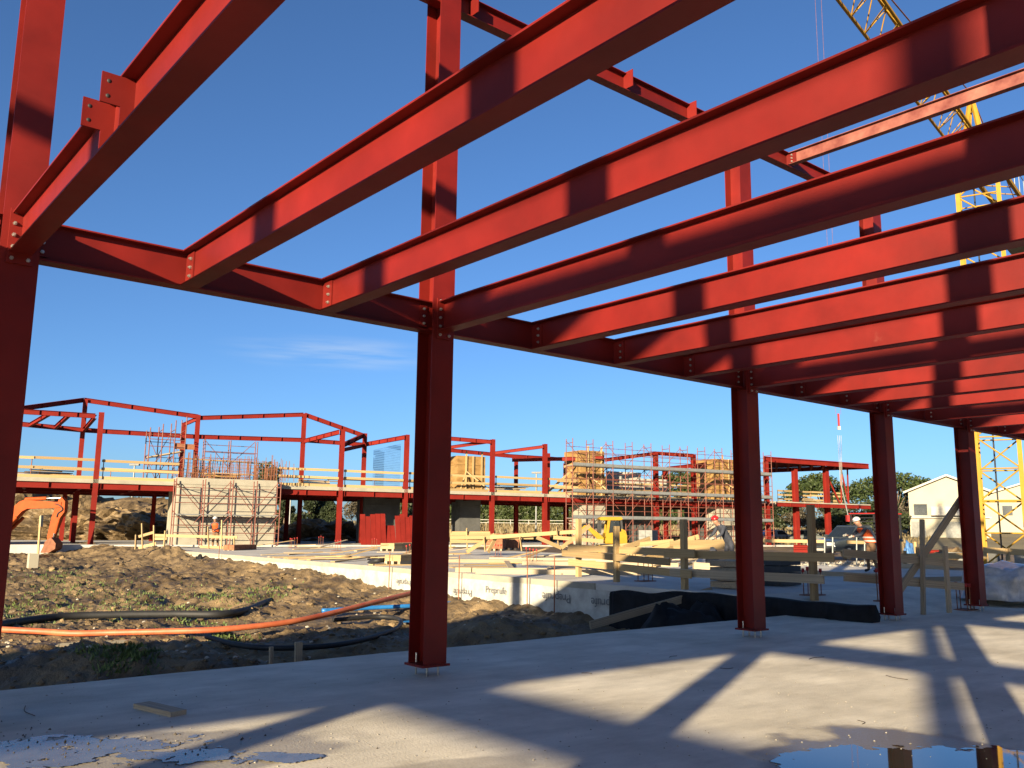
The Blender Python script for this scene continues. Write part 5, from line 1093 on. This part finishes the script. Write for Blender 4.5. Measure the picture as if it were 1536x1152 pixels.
# rubble and long beams along the far side of the slab
ru_ = MB()
for i in range(700):
    px = rng.uniform(1040, 1420); d = rng.uniform(33, 37); p = gnd(px, d, .3); s_ = rng.uniform(.03, .14)*(.4+.8*abs(noise.noise(V((px*.02, d*.6, 0))))); sd_ = rng.uniform(0, 50)
    ru_.add([V((p.x, p.y, .28+s_*.4))+V((v.x*s_*1.4, v.y*s_, v.z*s_*.8))*(1+.45*noise.noise(v*1.7+V((sd_, 0, 0)))) for v in IV], IF)
tag(ru_.build('rubble', STONE), 'pale broken rubble strewn along the far slab edge', 'rubble', kind='stuff')
for a, b_, d0, lab in (((1148, 858), (1322, 866), 26, 'long thick timber beam lying behind the fence left of the third near column'), ((1040, 848), (1105, 852), 28, 'short timber beam lying left of the second near column'), ((1350, 872), (1455, 870), 24, 'pale beam lying behind the fence between the far near columns'), ((1330, 848), (1420, 850), 32, 'weathered beam lying before the low red stack')):
    P0 = gnd(a[0], d0, .3); tag(bar('long_timber', onpl(*a, P0, n_), onpl(*b_, P0, n_), .22, .2, WOODO), lab, 'beam')
th = thing('debris_heap', gnd(1425, 37, .2), 'brown earth and brick heap behind the two far fence posts', 'heap'); p = gnd(1425, 37, .2); blobmesh((p.x, p.y, .15), 1.3, .9, .7, 21, MUD, 'earth', th, 5, .5, 2.2)
for k in range(14): q = p+rx_*rng.uniform(-1, 1)+n_*rng.uniform(-.8, -.3); bar('brick', V((q.x, q.y, .32+.1*(k % 3))), V((q.x+.2, q.y+.1, .34+.1*(k % 3))), .12, .08, BRICK, th)

DL = ((60, 2, 'stack of boards on the left deck near the first front column'), (340, 2.4, 'board pile on top of the concrete wall'), (470, 3, 'board pile on the deck below the peaked roof'), (650, 3, 'board pile on the deck left of the first plywood box'), (760, 2, 'board pile on the deck right of the first plywood box'), (930, 1, 'board pile on the deck behind the scaffold'), (1030, 1, 'board pile on the deck beside the second plywood box'), (1215, 3, 'board pile under the tapering canopy'))
for px, t_, lab in DL:
    th = thing('board_pile', FP(fs(px, t_), t_, ZD), lab, 'board pile'); s0 = fs(px, t_); z0 = ZD if px != 340 else 4.42
    for k in range(9):
        a_ = random.uniform(-.25, .25); c = FP(s0+random.uniform(-.5, .5), t_+random.uniform(-.3, .3), z0+.05+.06*k); d = (es*math.cos(a_)+et*math.sin(a_))*random.uniform(.8, 1.7)
        bar('board', c-d, c+d, .2, .05, random.choice((WOOD, WOODO, PLY)), th)
for px, py, hgt, lab in ((700, 842, .9, 'thin rusty bar standing left on the slab'), (806, 868, 1.0, 'rusty bar standing by the slab edge left of the fence'), (848, 880, 1.0, 'rusty bar standing at the slab edge under the fence start'), (938, 890, 1.1, 'rusty bar standing between two fence posts'), (1007, 892, 1.1, 'rusty bar standing beside the tall fence post')):
    p = onz(px, py, -.2); p.x = min(p.x, 15.1); tag(rod('marker_bar', p-V((0, 0, .3)), p+V((0, 0, hgt)), .03, RUST), lab, 'bar')
